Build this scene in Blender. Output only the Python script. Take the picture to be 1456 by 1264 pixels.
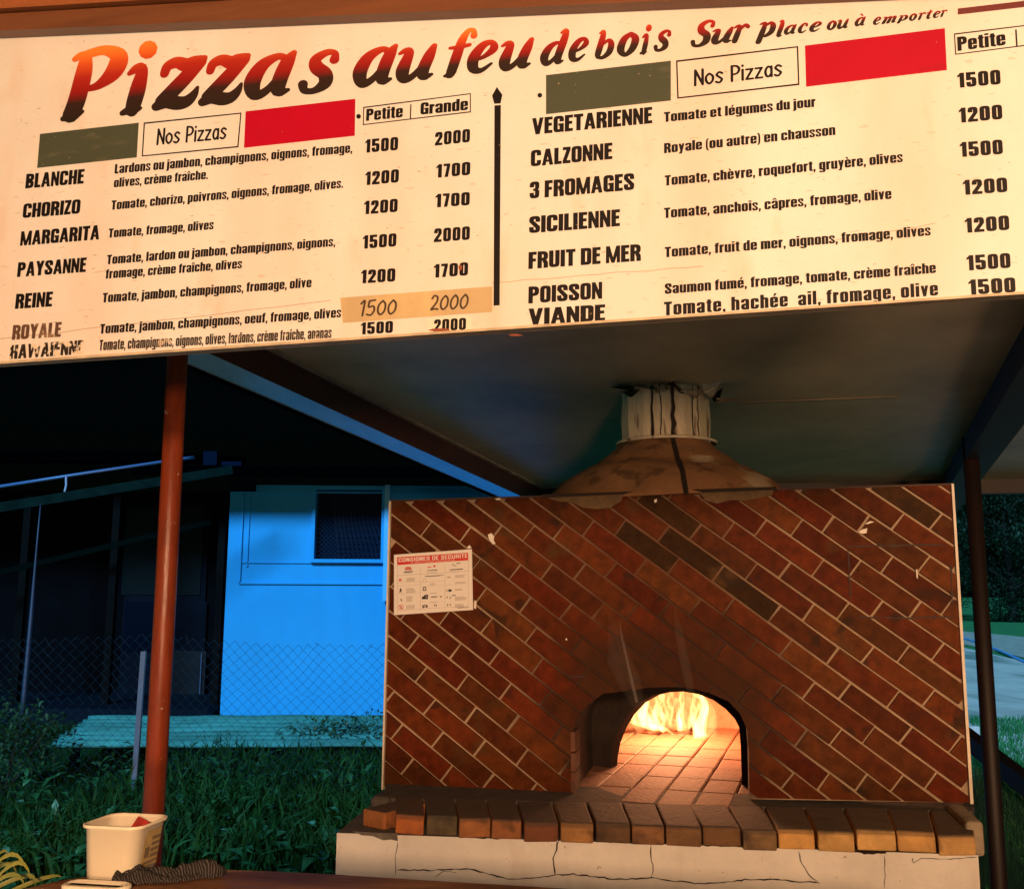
import bpy, bmesh, math, random
import numpy as np
from mathutils import Vector as V, Matrix, noise
from mathutils.geometry import delaunay_2d_cdt
random.seed(7); rng = np.random.default_rng(7)
S = bpy.context.scene
R = math.radians
for o in list(bpy.data.objects): bpy.data.objects.remove(o)

# ------------------------------------------------------------------ camera, sky, lights, exposure
CAMZ = 1.62; F = 1400.0; PITCH = R(8.5); ROLL = R(0.3)
cd = bpy.data.cameras.new('camera'); cam = bpy.data.objects.new('camera', cd); S.collection.objects.link(cam)
cd.sensor_fit = 'HORIZONTAL'; cd.sensor_width = 36; cd.lens = 36 * F / 1456; cd.clip_start = 0.02; cd.clip_end = 2000
FW = V((0, math.cos(PITCH), math.sin(PITCH))); U0 = V((0, -math.sin(PITCH), math.cos(PITCH))); R0 = V((1, 0, 0))
RT = R0 * math.cos(ROLL) + U0 * math.sin(ROLL); UP = -R0 * math.sin(ROLL) + U0 * math.cos(ROLL)
cam.matrix_world = Matrix(((RT.x, UP.x, -FW.x, 0), (RT.y, UP.y, -FW.y, 0), (RT.z, UP.z, -FW.z, CAMZ), (0, 0, 0, 1)))
S.camera = cam
EYE = V((0, 0, CAMZ))

SUN_AZ, SUN_EL = R(-20), R(33)            # cool night light, from behind the viewer's left shoulder
W = bpy.data.worlds.new('World'); S.world = W; W.use_nodes = True
nt = W.node_tree; nt.nodes.clear()
sky = nt.nodes.new('ShaderNodeTexSky'); sky.sky_type = 'NISHITA'; sky.sun_disc = False
sky.sun_elevation = R(1.0); sky.sun_rotation = R(180) + SUN_AZ
tint = nt.nodes.new('ShaderNodeMix'); tint.data_type = 'RGBA'; tint.blend_type = 'MULTIPLY'; tint.inputs[0].default_value = 1
tint.inputs[7].default_value = (0.25, 0.6, 1.0, 1)
bg = nt.nodes.new('ShaderNodeBackground'); bg.inputs[1].default_value = 0.0015
wo = nt.nodes.new('ShaderNodeOutputWorld')
nt.links.new(sky.outputs[0], tint.inputs[6]); nt.links.new(tint.outputs[2], bg.inputs[0]); nt.links.new(bg.outputs[0], wo.inputs[0])

sl = bpy.data.lights.new('sun', 'SUN'); sl.energy = 4.9; sl.angle = R(14); sl.color = (0.24, 0.62, 1.0)
so = bpy.data.objects.new('sun', sl); S.collection.objects.link(so)
sd = V((-math.sin(SUN_AZ) * math.cos(SUN_EL), math.cos(SUN_AZ) * math.cos(SUN_EL), -math.sin(SUN_EL)))
so.rotation_euler = sd.to_track_quat('-Z', 'Y').to_euler(); so.location = (-3, -6, 6)

def area(name, loc, target, sx, sy, power, col):
    l = bpy.data.lights.new(name, 'AREA'); l.shape = 'RECTANGLE'; l.size = sx; l.size_y = sy; l.energy = power; l.color = col
    o = bpy.data.objects.new(name, l); S.collection.objects.link(o); o.location = loc
    o.rotation_euler = (V(target) - V(loc)).to_track_quat('-Z', 'Y').to_euler()
    return o
area('dining_lamp', (0.3, -4.2, 2.62), (0.35, 2.2, 1.7), 0.8, 0.4, 375, (1.0, 0.57, 0.30))
area('bar_lamp', (0.9, -4.4, 1.42), (0.35, 2.2, 1.75), 0.6, 0.4, 235, (1.0, 0.57, 0.30))

S.view_settings.view_transform = 'Standard'; S.view_settings.look = 'None'
S.view_settings.exposure = 0.0; S.view_settings.gamma = 1.0; S.view_settings.use_curve_mapping = False
S.render.engine = 'CYCLES'
S.cycles.max_bounces = 8; S.cycles.volume_bounces = 0; S.cycles.transparent_max_bounces = 16
S.cycles.use_denoising = True

# ------------------------------------------------------------------ helpers
def ray(px, py):
    return (FW + RT * ((px - 728) / F) + UP * ((632 - py) / F)).normalized()
class Plane:
    def __init__(s, p, n): s.p = V(p); s.n = V(n).normalized()
    def at(s, px, py, off=0.0):           # the point of this plane seen through a pixel of the survey photo
        d = ray(px, py); t = (s.p - EYE).dot(s.n) / d.dot(s.n); return EYE + d * t + s.n * off
def vplane(px, py, Y, yaw):               # upright plane through a point, right side nearer by yaw
    d = ray(px, py); return Plane(EYE + d * (Y / d.y), (-math.sin(yaw), -math.cos(yaw), 0))
def atY(px, py, Y): d = ray(px, py); return EYE + d * (Y / d.y)
def atZ(px, py, z): d = ray(px, py); return EYE + d * ((z - CAMZ) / d.z)

OFF = {}
def setp(o, label=None, cat=None, group=None, kind=None):
    if label: o['label'] = label
    if cat: o['category'] = cat
    if group: o['group'] = group
    if kind: o['kind'] = kind
    return o
def thing(name, label, cat, loc=(0, 0, 0), group=None):
    o = bpy.data.objects.new(name, None); S.collection.objects.link(o); o.location = loc; o.empty_display_size = .1
    OFF[o.name] = V(loc); return setp(o, label, cat, group)
def mesh_ob(name, vs, fs, m, parent=None, smooth=False, kind=None, label=None, mats=None, fm=None):
    off = OFF[parent.name] if parent else V((0, 0, 0))
    me = bpy.data.meshes.new(name)
    me.from_pydata([tuple(V(v) - off) for v in vs], [], fs)
    for mm in (mats or [m]): me.materials.append(mm)
    if fm: me.polygons.foreach_set('material_index', fm)
    if smooth: me.polygons.foreach_set('use_smooth', [True] * len(me.polygons))
    me.update()
    o = bpy.data.objects.new(name, me); S.collection.objects.link(o)
    if parent: o.parent = parent
    OFF[o.name] = off
    if kind: o['kind'] = kind
    if label: o['label'] = label
    return o
class MB:
    def __init__(s): s.v = []; s.f = []
    def add(s, vs, fs):
        b = len(s.v); s.v += [V(v) for v in vs]; s.f += [tuple(i + b for i in f) for f in fs]; return s
    def hexa(s, a, b):                    # two rings of 4 (bottom, top)
        return s.add(list(a) + list(b), [(3, 2, 1, 0), (4, 5, 6, 7), (0, 1, 5, 4), (1, 2, 6, 5), (2, 3, 7, 6), (3, 0, 4, 7)])
    def box(s, c, sz, rot=None):
        c = V(c); h = V(sz) / 2; q = rot or Matrix.Identity(3)
        p = [c + q @ V((x * h.x, y * h.y, z * h.z)) for z in (-1, 1) for x, y in ((-1, -1), (1, -1), (1, 1), (-1, 1))]
        return s.hexa(p[:4], p[4:])
    def bar(s, a, b, w, h, up=(0, 0, 1)):
        a, b = V(a), V(b); d = (b - a).normalized(); x = d.cross(V(up)).normalized() * w / 2; y = x.cross(d).normalized() * h / 2
        r = [-x - y, x - y, x + y, -x + y]
        return s.hexa([a + q for q in r], [b + q for q in r])
    def tube(s, pts, r, n=8, cap=True):
        pts = [V(p) for p in pts]; rs = r if hasattr(r, '__len__') else [r] * len(pts); base = len(s.v); prev = None
        for i, p in enumerate(pts):
            d = (pts[min(i + 1, len(pts) - 1)] - pts[max(i - 1, 0)]).normalized()
            x = (prev - d * prev.dot(d)).normalized() if prev else d.orthogonal().normalized()
            prev = x; y = d.cross(x)
            for k in range(n): a = 2 * math.pi * k / n; s.v.append(p + (x * math.cos(a) + y * math.sin(a)) * rs[i])
        for i in range(len(pts) - 1):
            for k in range(n):
                a = base + i * n + k; b = base + i * n + (k + 1) % n; s.f.append((a, b, b + n, a + n))
        if cap:
            s.f.append(tuple(base + k for k in reversed(range(n)))); s.f.append(tuple(base + (len(pts) - 1) * n + k for k in range(n)))
        return s
    def prism(s, poly, d):                # ring of points pushed by vector d
        n = len(poly); d = V(d); vs = [V(p) for p in poly] + [V(p) + d for p in poly]
        return s.add(vs, [tuple(range(n)), tuple(range(2 * n - 1, n - 1, -1))] + [(i, i + n, (i + 1) % n + n, (i + 1) % n) for i in range(n)])
    def lathe(s, prof, c, n=48):
        c = V(c); b = len(s.v)
        for r, z in prof:
            for k in range(n): a = 2 * math.pi * k / n; s.v.append(c + V((r * math.cos(a), r * math.sin(a), z)))
        for i in range(len(prof) - 1):
            for k in range(n): s.f.append((b + i * n + k, b + i * n + (k + 1) % n, b + (i + 1) * n + (k + 1) % n, b + (i + 1) * n + k))
        return s
    def ob(s, name, m, parent=None, **k): return mesh_ob(name, s.v, s.f, m, parent, **k)

# ------------------------------------------------------------------ materials
def mat(name, col, rough=0.7, var=0.0, scale=8.0, bump=0.0, bscale=40.0, metal=0.0, col2=None, detail=6, spec=0.5, stretch=(1, 1, 1), coat=0):
    m = bpy.data.materials.new(name); m.use_nodes = True; n = m.node_tree; N = n.nodes; L = n.links
    b = N['Principled BSDF']; b.inputs['Roughness'].default_value = rough; b.inputs['Metallic'].default_value = metal
    b.inputs['Specular IOR Level'].default_value = spec; b.inputs['Coat Weight'].default_value = coat
    b.inputs['Base Color'].default_value = (*col, 1)
    tc = N.new('ShaderNodeTexCoord'); mp = N.new('ShaderNodeMapping'); mp.inputs['Scale'].default_value = stretch
    L.new(tc.outputs['Object'], mp.inputs[0])
    if var or col2:
        nz = N.new('ShaderNodeTexNoise'); nz.inputs['Scale'].default_value = scale; nz.inputs['Detail'].default_value = detail; nz.inputs['Roughness'].default_value = .65
        L.new(mp.outputs[0], nz.inputs[0])
        rp = N.new('ShaderNodeValToRGB'); rp.color_ramp.elements[0].position = .35; rp.color_ramp.elements[1].position = .68
        c2 = col2 or tuple(c * (1 - var) for c in col)
        rp.color_ramp.elements[0].color = (*c2, 1); rp.color_ramp.elements[1].color = (*col, 1)
        L.new(nz.outputs[0], rp.inputs[0]); L.new(rp.outputs[0], b.inputs['Base Color'])
    if bump:
        n2 = N.new('ShaderNodeTexNoise'); n2.inputs['Scale'].default_value = bscale; n2.inputs['Detail'].default_value = 8
        L.new(mp.outputs[0], n2.inputs[0]); bp = N.new('ShaderNodeBump'); bp.inputs['Strength'].default_value = bump; bp.inputs['Distance'].default_value = .01
        L.new(n2.outputs[0], bp.inputs['Height']); L.new(bp.outputs[0], b.inputs['Normal'])
    return m
def basecol(m):                            # socket that feeds the base colour (or its value)
    b = m.node_tree.nodes['Principled BSDF']; i = b.inputs['Base Color']
    return b, i, (i.links[0].from_socket if i.links else None)
def mixin(m, fac_socket, col, amount=1.0):
    n = m.node_tree; b, i, s = basecol(m); mx = n.nodes.new('ShaderNodeMix'); mx.data_type = 'RGBA'
    if s: n.links.new(s, mx.inputs[6])
    else: mx.inputs[6].default_value = i.default_value
    mx.inputs[7].default_value = (*col, 1)
    if amount != 1.0:
        mu = n.nodes.new('ShaderNodeMath'); mu.operation = 'MULTIPLY'; mu.inputs[1].default_value = amount
        n.links.new(fac_socket, mu.inputs[0]); fac_socket = mu.outputs[0]
    n.links.new(fac_socket, mx.inputs[0]); n.links.new(mx.outputs[2], i)
def noisefac(m, scale, lo, hi, stretch=(1, 1, 1), coord='Object', detail=6, dist=0.0):
    n = m.node_tree; N = n.nodes
    tc = N.new('ShaderNodeTexCoord'); mp = N.new('ShaderNodeMapping'); mp.inputs['Scale'].default_value = stretch
    n.links.new(tc.outputs[coord], mp.inputs[0]); nz = N.new('ShaderNodeTexNoise'); nz.inputs['Scale'].default_value = scale; nz.inputs['Detail'].default_value = detail
    nz.inputs['Distortion'].default_value = dist
    n.links.new(mp.outputs[0], nz.inputs[0]); mr = N.new('ShaderNodeMapRange'); mr.inputs[1].default_value = lo; mr.inputs[2].default_value = hi
    n.links.new(nz.outputs[0], mr.inputs[0]); return mr.outputs[0]
def mathn(m, op, a, b):
    n = m.node_tree; x = n.nodes.new('ShaderNodeMath'); x.operation = op
    for k, q in enumerate((a, b)):
        if isinstance(q, (int, float)): x.inputs[k].default_value = q
        else: n.links.new(q, x.inputs[k])
    return x.outputs[0]
def worlddist(m, c, sc, lo, hi):           # 1 near the point c, 0 far off (scaled axes)
    n = m.node_tree; N = n.nodes; g = N.new('ShaderNodeNewGeometry')
    s = N.new('ShaderNodeVectorMath'); s.operation = 'SUBTRACT'; s.inputs[1].default_value = c; n.links.new(g.outputs['Position'], s.inputs[0])
    k = N.new('ShaderNodeVectorMath'); k.operation = 'MULTIPLY'; k.inputs[1].default_value = sc; n.links.new(s.outputs[0], k.inputs[0])
    l = N.new('ShaderNodeVectorMath'); l.operation = 'LENGTH'; n.links.new(k.outputs[0], l.inputs[0])
    nz = N.new('ShaderNodeTexNoise'); nz.inputs['Scale'].default_value = 5; nz.inputs['Detail'].default_value = 5; n.links.new(g.outputs['Position'], nz.inputs[0])
    a = mathn(m, 'ADD', l.outputs['Value'], mathn(m, 'MULTIPLY', mathn(m, 'SUBTRACT', nz.outputs[0], .5), .35))
    mr = N.new('ShaderNodeMapRange'); mr.inputs[1].default_value = hi; mr.inputs[2].default_value = lo; mr.interpolation_type = 'SMOOTHSTEP'
    n.links.new(a, mr.inputs[0]); return mr.outputs[0]

# ================================================================== GROUND, ROAD
M_soil = mat('soil', (.022, .03, .012), .95, .5, 3, .6, 20)
M_lawn = mat('lawn', (.02, .26, .07), .9, .5, 1.2, .5, 30)
gs = 60
vs = []; 
xs = np.concatenate([np.linspace(-300, -14, 8), np.linspace(-12, 12, 25), np.linspace(14, 300, 8)])
ys = np.concatenate([np.linspace(-60, -8, 5), np.linspace(-6, 20, 27), np.linspace(24, 500, 10)])
for y in ys:
    for x in xs:
        z = 0.0
        if abs(x) < 14 and 0 < y < 22: z = -0.03 - .03 * noise.noise(V((x * .5, y * .5, 0)))
        vs.append((x, y, z - .02))
nx = len(xs)
mesh_ob('ground', vs, [(j * nx + i, j * nx + i + 1, (j + 1) * nx + i + 1, (j + 1) * nx + i) for j in range(len(ys) - 1) for i in range(nx - 1)], M_lawn, kind='structure', smooth=True)
M_paving = mat('terrace_concrete', (.22, .19, .16), .85, .3, 2, .2, 60)
MB().box((1.2, 0.4, .0), (9.5, 9.2, .06)).ob('terrace', M_paving, kind='structure')
M_road = mat('road_tarmac', (.74, .70, .62), .8, .35, .6, .3, 40)
mixin(M_road, noisefac(M_road, .8, .5, .62, (1, .25, 1)), (.10, .2, .16), .8)
road = [atZ(*p, 0.0) for p in ((1300, 990), (1220, 932), (1130, 884), (1200, 886), (1362, 919), (1440, 937), (1600, 975), (1900, 1060), (1700, 1150), (1470, 1090), (1370, 1050))]
MB().prism([V((p.x, p.y, .012)) for p in road], (0, 0, -.03)).ob('road', M_road, kind='structure')
M_vergepale = mat('pale_gravel_verge', (.5, .5, .42), .9, .5, 3)
verge = [atZ(*p, 0.0) for p in ((1130, 878), (1200, 876), (1362, 897), (1400, 900), (1600, 920), (2000, 965), (1900, 1020), (1600, 968), (1440, 931), (1362, 914), (1200, 882))]
MB().prism([V((p.x, p.y, .006)) for p in verge], (0, 0, -.02)).ob('road_verge', M_vergepale, kind='structure')

# ---- grass
def blades(name, n, region, h0, h1, w, m, label, cat, lean=.5, z0=-.05):
    P = []
    while len(P) < n:
        q = region()
        if q: P.append(q)
    P = np.array(P); n = len(P)
    h = rng.uniform(h0, h1, n) * (0.6 + .8 * np.array([noise.noise(V((p[0] * 1.3, p[1] * 1.3, 3))) * .5 + .5 for p in P]))
    a = rng.uniform(0, 2 * math.pi, n); l = rng.uniform(.1, lean, n) * h; a2 = rng.uniform(0, 2 * math.pi, n)
    dx = np.cos(a) * w / 2 * rng.uniform(.6, 1.5, n); dy = np.sin(a) * w / 2
    lx = np.cos(a2) * l; ly = np.sin(a2) * l
    vs = np.zeros((n, 5, 3))
    vs[:, 0] = np.stack([P[:, 0] - dx, P[:, 1] - dy, np.full(n, z0)], 1); vs[:, 1] = np.stack([P[:, 0] + dx, P[:, 1] + dy, np.full(n, z0)], 1)
    vs[:, 2] = np.stack([P[:, 0] + dx * .8 + lx * .35, P[:, 1] + dy * .8 + ly * .35, h * .6], 1)
    vs[:, 3] = np.stack([P[:, 0] - dx * .8 + lx * .35, P[:, 1] - dy * .8 + ly * .35, h * .6], 1)
    vs[:, 4] = np.stack([P[:, 0] + lx, P[:, 1] + ly, h * (1 - .25 * l / np.maximum(h, .01))], 1)
    me = bpy.data.meshes.new(name); me.vertices.add(n * 5); me.vertices.foreach_set('co', vs.ravel())
    base = (np.arange(n) * 5)[:, None]
    q = (base + np.array([[0, 1, 2, 3]])).ravel(); t = (base + np.array([[3, 2, 4]])).ravel()
    idx = np.concatenate([np.concatenate([base + np.array([[0, 1, 2, 3]]), base + np.array([[3, 2, 4]])], 1).ravel()])
    me.loops.add(len(idx)); me.loops.foreach_set('vertex_index', idx)
    st = np.stack([np.arange(n) * 7, np.arange(n) * 7 + 4], 1).ravel(); me.polygons.add(n * 2); me.polygons.foreach_set('loop_start', st)
    me.update(calc_edges=True); me.materials.append(m); me.validate()
    o = bpy.data.objects.new(name, me); S.collection.objects.link(o); return setp(o, label, cat, kind='stuff')
M_grass = mat('grass', (.013, .065, .013), .6, .7, 2.2, spec=.08)
mixin(M_grass, noisefac(M_grass, 14, .56, .7), (.03, .12, .035), .7)
mixin(M_grass, noisefac(M_grass, 1.1, .42, .62), (.010, .035, .006), .75)
M_grassr = mat('roadside_grass', (.02, .20, .05), .6, .6, 3, spec=.3)
M_leaf = mat('weed_leaf', (.02, .10, .030), .5, .6, 3, spec=.3)
mixin(M_leaf, noisefac(M_leaf, 6, .6, .72), (.12, .30, .22), .8)
def reg_lawn():
    y = 4.9 + 7.6 * rng.random() ** 1.3; x = -6.5 + 7.5 * rng.random()
    if x > (y * .55 - 3.0) + 1.2: return None
    if x > -1.6 and y < 5.0: return None
    return (x, y)
blades('grass', 75000, reg_lawn, .03, .13, .010, M_grass, 'short dark green grass between the oven shelter and the blue house', 'grass')
def reg_weed():
    y = 5.6 + 3.8 * rng.random(); x = -2.9 + 2.7 * rng.random(); return (x, y) if x < -.2 else None
blades('tall_weeds', 7000, reg_weed, .16, .42, .020, M_grass, 'taller tangled weeds behind the red post and left of the oven', 'weeds', lean=1.0)
def leaf_mesh(mb, c, d, ln, wd, droop=.4):
    d = V(d).normalized(); sd_ = d.cross(V((0, 0, 1)))
    if sd_.length < .1: sd_ = V((1, 0, 0))
    sd_.normalize(); c = V(c); z = V((0, 0, -1))
    p1 = c + d * ln * .5 + z * ln * droop * .12; p2 = c + d * ln + z * ln * droop * .6
    mb.add([c, p1 + sd_ * wd / 2 + V((0, 0, wd * .15)), p2, p1 - sd_ * wd / 2 + V((0, 0, wd * .15)), p1], [(0, 4, 1), (4, 2, 1), (0, 3, 4), (4, 3, 2)])
def leaves_blob(mb, c, rad, n, ln, flat=1.0):
    for _ in range(n):
        while True:
            p = V((random.uniform(-1, 1), random.uniform(-1, 1), random.uniform(-1, 1)))
            if .25 < p.length < 1: break
        q = V(c) + V((p.x * rad[0], p.y * rad[1], p.z * rad[2]))
        if q.z < 0: q.z = random.uniform(0, .1)
        leaf_mesh(mb, q, (p.x + random.uniform(-.6, .6), p.y + random.uniform(-.6, .6), random.uniform(-.2, .8)), ln * random.uniform(.6, 1.3), ln * random.uniform(.3, .5))
mb = MB()
for _ in range(1300):
    y = random.uniform(5.2, 9.0); x = random.uniform(-3.6, -.3) * y / 7
    leaf_mesh(mb, (x, y, random.uniform(.03, .28)), (random.uniform(-1, 1), random.uniform(-1, 1), random.uniform(0, .7)), random.uniform(.06, .17), random.uniform(.03, .075))
setp(mb.ob('broadleaf_weeds', M_leaf, smooth=False), 'low broad-leaved weeds catching blue light left of the white base', 'weeds', kind='stuff')
M_bush = mat('bush_leaf', (.02, .085, .02), .6, .6, 4)
def bush(c, rad, n, ln, label, group=None):
    t = thing('bush', label, 'bush', (c[0], c[1], 0), group)
    mb = MB()
    for k in range(7):
        a = k * .9; mb.tube([V((c[0], c[1], -.02)), V((c[0] + math.cos(a) * rad[0] * .4, c[1] + math.sin(a) * rad[1] * .4, c[2])), V((c[0] + math.cos(a) * rad[0] * .75, c[1] + math.sin(a) * rad[1] * .75, c[2] + rad[2] * .6))], [.012, .008, .003], 5)
    mb.ob('stem', M_soil, t, kind='stuff')
    mb = MB()
    for k in range(6):
        o = V((random.uniform(-.5, .5) * rad[0], random.uniform(-.5, .5) * rad[1], random.uniform(-.3, .4) * rad[2]))
        leaves_blob(mb, V(c) + o, [r * .62 for r in rad], n // 6, ln)
    mb.ob('foliage', M_bush, t, kind='stuff'); return t
p = atZ(60, 1110, 0.1)
bush((p.x - .3, p.y, .34), (.5, .5, .40), 1500, .07, 'dark green bush at the left by the end of the low corrugated sheet')
p = atZ(-40, 1060, 0.1)
bush((p.x - .2, p.y, .4), (.6, .5, .5), 1200, .08, 'dark bush at the far left edge in front of the veranda')
p = atZ(500, 1080, 0.1)
bush((p.x, p.y, .2), (.7, .4, .34), 1200, .07, 'low dark shrub in front of the sheet, just left of the oven')

# ================================================================== NEIGHBOURING HOUSE
M_bluewall = mat('blue_wall_paint', (.0, .32, .70), .7, .08, 1.5, .08, 30)
mixin(M_bluewall, noisefac(M_bluewall, 2.5, .5, .75, (2.5, 2.5, .4)), (.0, .25, .55), .4)
M_bluetrim = mat('pale_blue_trim', (.10, .48, .80), .5)
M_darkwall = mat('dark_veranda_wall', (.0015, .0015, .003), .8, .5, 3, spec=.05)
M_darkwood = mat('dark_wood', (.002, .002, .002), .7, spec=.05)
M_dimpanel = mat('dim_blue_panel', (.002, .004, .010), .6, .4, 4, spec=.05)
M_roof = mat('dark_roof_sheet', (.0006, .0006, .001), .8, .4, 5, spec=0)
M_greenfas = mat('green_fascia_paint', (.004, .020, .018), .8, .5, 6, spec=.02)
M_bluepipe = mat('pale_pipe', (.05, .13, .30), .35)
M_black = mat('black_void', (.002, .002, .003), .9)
HY = 12.4
h = thing('neighbour_house', 'low house with a bright blue front wall and a dark veranda behind the chain-link fence', 'house', (-5, HY, 0))
def HP(px, py, Y=HY): return atY(px, py, Y)
a = HP(312, 1030); bR = HP(770, 1030); top = HP(440, 690).z
x0 = a.x; x1 = bR.x
wl, wr = HP(449, 750).x, HP(543, 750).x; wt, wb = HP(495, 697).z, HP(495, 795).z
mb = MB()
for (xa, xb, za, zb) in ((x0, wl, -.1, top), (wr, x1, -.1, top), (wl, wr, -.1, wb), (wl, wr, wt, top)):
    mb.box(((xa + xb) / 2, HY + .08, (za + zb) / 2), (xb - xa, .16, zb - za))
mb.ob('wall', M_bluewall, h)
MB().box((x0 + .06, HY + 1.0, (top - .1) / 2), (.12, 1.7, top + .1)).ob('side_wall', M_darkwall, h)
# board panel frame round the window
w1, w2 = HP(343, 760).x, HP(350, 760).x; lz = HP(400, 829).z
mb = MB(); mb.box((w1 + .01, HY - .012, (lz + top) / 2), (.02, .024, top - lz)); mb.box((w2 + .03, HY - .009, (lz + top) / 2 + .1), (.018, .018, top - lz - .2))
mb.box(((w1 + x1) / 2, HY - .012, lz), (x1 - w1, .024, .025)); mb.box(((w1 + x1) / 2, HY - .010, HP(400, 700).z), (x1 - w1, .02, .02))
mb.box(((w1 + x1) / 2, HY - .009, HP(400, 800).z), (x1 - w1, .018, .012))
mb.ob('panel_moulding', M_bluewall, h)
wn = MB(); t_ = .045
for (xa, xb, za, zb) in ((wl - t_, wl, wb - t_, wt + t_), (wr, wr + t_, wb - t_, wt + t_), (wl, wr, wb - t_, wb), (wl, wr, wt, wt + t_)):
    wn.box(((xa + xb) / 2, HY - .03, (za + zb) / 2), (xb - xa, .06, zb - za))
win = wn.ob('window', M_bluewall, h)
MB().box(((wl + wr) / 2, HY + .14, (wb + wt) / 2), (wr - wl, .02, wt - wb)).ob('pane', mat('window_dark_glass', (.003, .008, .02), .15), win)
mb = MB(); n = 15; ww = wr - wl; wh = wt - wb; sp = ww / n
for k in range(-n, 2 * n):
    for sgn in (1, -1):
        pa = []; xx = wl + k * sp
        for (tx) in (0, wh):
            pa.append((xx + (tx if sgn > 0 else wh - tx), tx))
        (xa, za), (xb, zb) = pa
        def clipx(xa, za, xb, zb):
            if xa > xb: xa, za, xb, zb = xb, zb, xa, za
            if xb <= wl or xa >= wr: return None
            if xa < wl: za += (zb - za) * (wl - xa) / (xb - xa); xa = wl
            if xb > wr: zb = za + (zb - za) * (wr - xa) / (xb - xa); xb = wr
            return xa, za, xb, zb
        c = clipx(xa, za, xb, zb)
        if c: mb.bar((c[0], HY + .05, wb + c[1]), (c[2], HY + .05, wb + c[3]), .007, .007, (0, 1, 0))
mb.ob('security_mesh', mat('mesh_wire_blue', (.004, .016, .04), .7, spec=.1), win, kind='stuff')
mb = MB(); cx_ = wl + .2
for k in range(14):
    xx = cx_ + k * .05; mb.tube([(xx, HY + .11, wt), (xx + .02, HY + .10, (wt + wb) / 2 + .1), (xx + .1 + k * .01, HY + .11, wb + .02)], [.02, .026, .02], 6)
mb.ob('curtain', mat('navy_curtain', (.004, .01, .04), .8), win, smooth=True)
# pale corner pipe right of the window
MB().box((HP(551, 750).x, HY - .08, top / 2 + .75), (.06, .05, top - 1.5)).ob('downpipe', M_bluetrim, h)
# recessed dark veranda
VY = 13.9
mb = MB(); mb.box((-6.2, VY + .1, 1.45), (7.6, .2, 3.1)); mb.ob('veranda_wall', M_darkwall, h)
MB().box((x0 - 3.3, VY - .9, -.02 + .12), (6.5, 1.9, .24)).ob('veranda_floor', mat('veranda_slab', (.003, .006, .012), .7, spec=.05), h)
def VP(px, py): return atY(px, py, VY)
def vbox(name, x0p, y0p, x1p, y1p, m, par=h, out=.03, th=.04, **k):
    p, q = VP(x0p, y1p), VP(x1p, y0p)
    return MB().box(((p.x + q.x) / 2, VY - out - th / 2, (p.z + q.z) / 2), (q.x - p.x, th, q.z - p.z)).ob(name, m, par, **k)
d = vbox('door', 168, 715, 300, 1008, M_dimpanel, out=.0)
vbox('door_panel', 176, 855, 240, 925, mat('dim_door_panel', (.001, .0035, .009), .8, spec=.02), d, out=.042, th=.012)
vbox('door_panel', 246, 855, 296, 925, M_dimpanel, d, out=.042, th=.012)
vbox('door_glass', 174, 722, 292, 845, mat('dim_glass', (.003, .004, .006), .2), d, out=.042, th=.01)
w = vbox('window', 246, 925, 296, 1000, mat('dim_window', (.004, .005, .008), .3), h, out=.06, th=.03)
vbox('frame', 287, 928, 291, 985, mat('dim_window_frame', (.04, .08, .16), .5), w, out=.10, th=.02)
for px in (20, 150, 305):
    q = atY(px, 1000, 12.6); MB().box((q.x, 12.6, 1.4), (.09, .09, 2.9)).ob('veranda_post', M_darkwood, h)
# roof: deep dark eave plus fascias
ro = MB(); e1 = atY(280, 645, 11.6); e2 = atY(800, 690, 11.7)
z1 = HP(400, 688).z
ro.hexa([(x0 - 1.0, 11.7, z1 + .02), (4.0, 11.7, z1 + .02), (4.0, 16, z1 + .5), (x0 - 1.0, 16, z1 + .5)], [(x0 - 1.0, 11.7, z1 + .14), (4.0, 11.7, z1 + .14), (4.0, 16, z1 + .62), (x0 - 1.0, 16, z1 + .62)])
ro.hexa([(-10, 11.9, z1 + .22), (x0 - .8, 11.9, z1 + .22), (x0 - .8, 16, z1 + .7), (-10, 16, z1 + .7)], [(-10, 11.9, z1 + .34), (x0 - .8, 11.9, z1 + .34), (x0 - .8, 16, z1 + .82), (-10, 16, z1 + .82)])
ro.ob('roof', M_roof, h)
pa, pb = atY(-60, 731, 10.2), atY(330, 668, 11.3)
MB().bar(pa, pb, .05, .10).ob('fascia', M_greenfas, h)
MB().bar(atY(-60, 828, 12.0), atY(300, 742, 12.4), .04, .07).ob('veranda_rail', mat('dim_green_rail', (.0005, .003, .0025), .8, spec=.02), h)
mb = MB(); mb.box(atY(318, 664, 12.2), (.46, .1, .13)); mb.box(atY(300, 652, 12.1), (.17, .08, .17)); mb.box(atY(345, 690, 12.25), (.32, .08, .15)); mb.ob('eave_bracket', mat('dim_bracket', (.002, .007, .02), .8, spec=.02), h)
# long pipe / clothes rail
t = thing('roof_pipe', 'thin pale blue pipe running along the dark veranda front, with a small hook', 'pipe', atY(0, 690, 9.6))
MB().tube([atY(-60, 701, 9.5), atY(120, 673, 9.8), atY(262, 652, 10.1), atY(276, 650, 10.2)], .016, 8).ob('pipe', M_bluepipe, t, smooth=True)
MB().tube([atY(94, 677, 9.75), atY(94, 690, 9.75), atY(92, 699, 9.75)], .010, 6).ob('hook', mat('bright_hook', (.3, .4, .6), .3), t)
t = MB().tube([atY(58, 715, 9.9), atY(52, 780, 9.9), atY(44, 880, 9.8), atY(34, 990, 9.7), atY(30, 1040, 9.7)], [.008, .010, .02, .024, .024], 8).ob('drain_pipe', mat('dim_blue_steel', (.015, .03, .065), .5), smooth=True)
setp(t, 'slim dark pipe standing upright left of the veranda', 'pipe')

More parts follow.
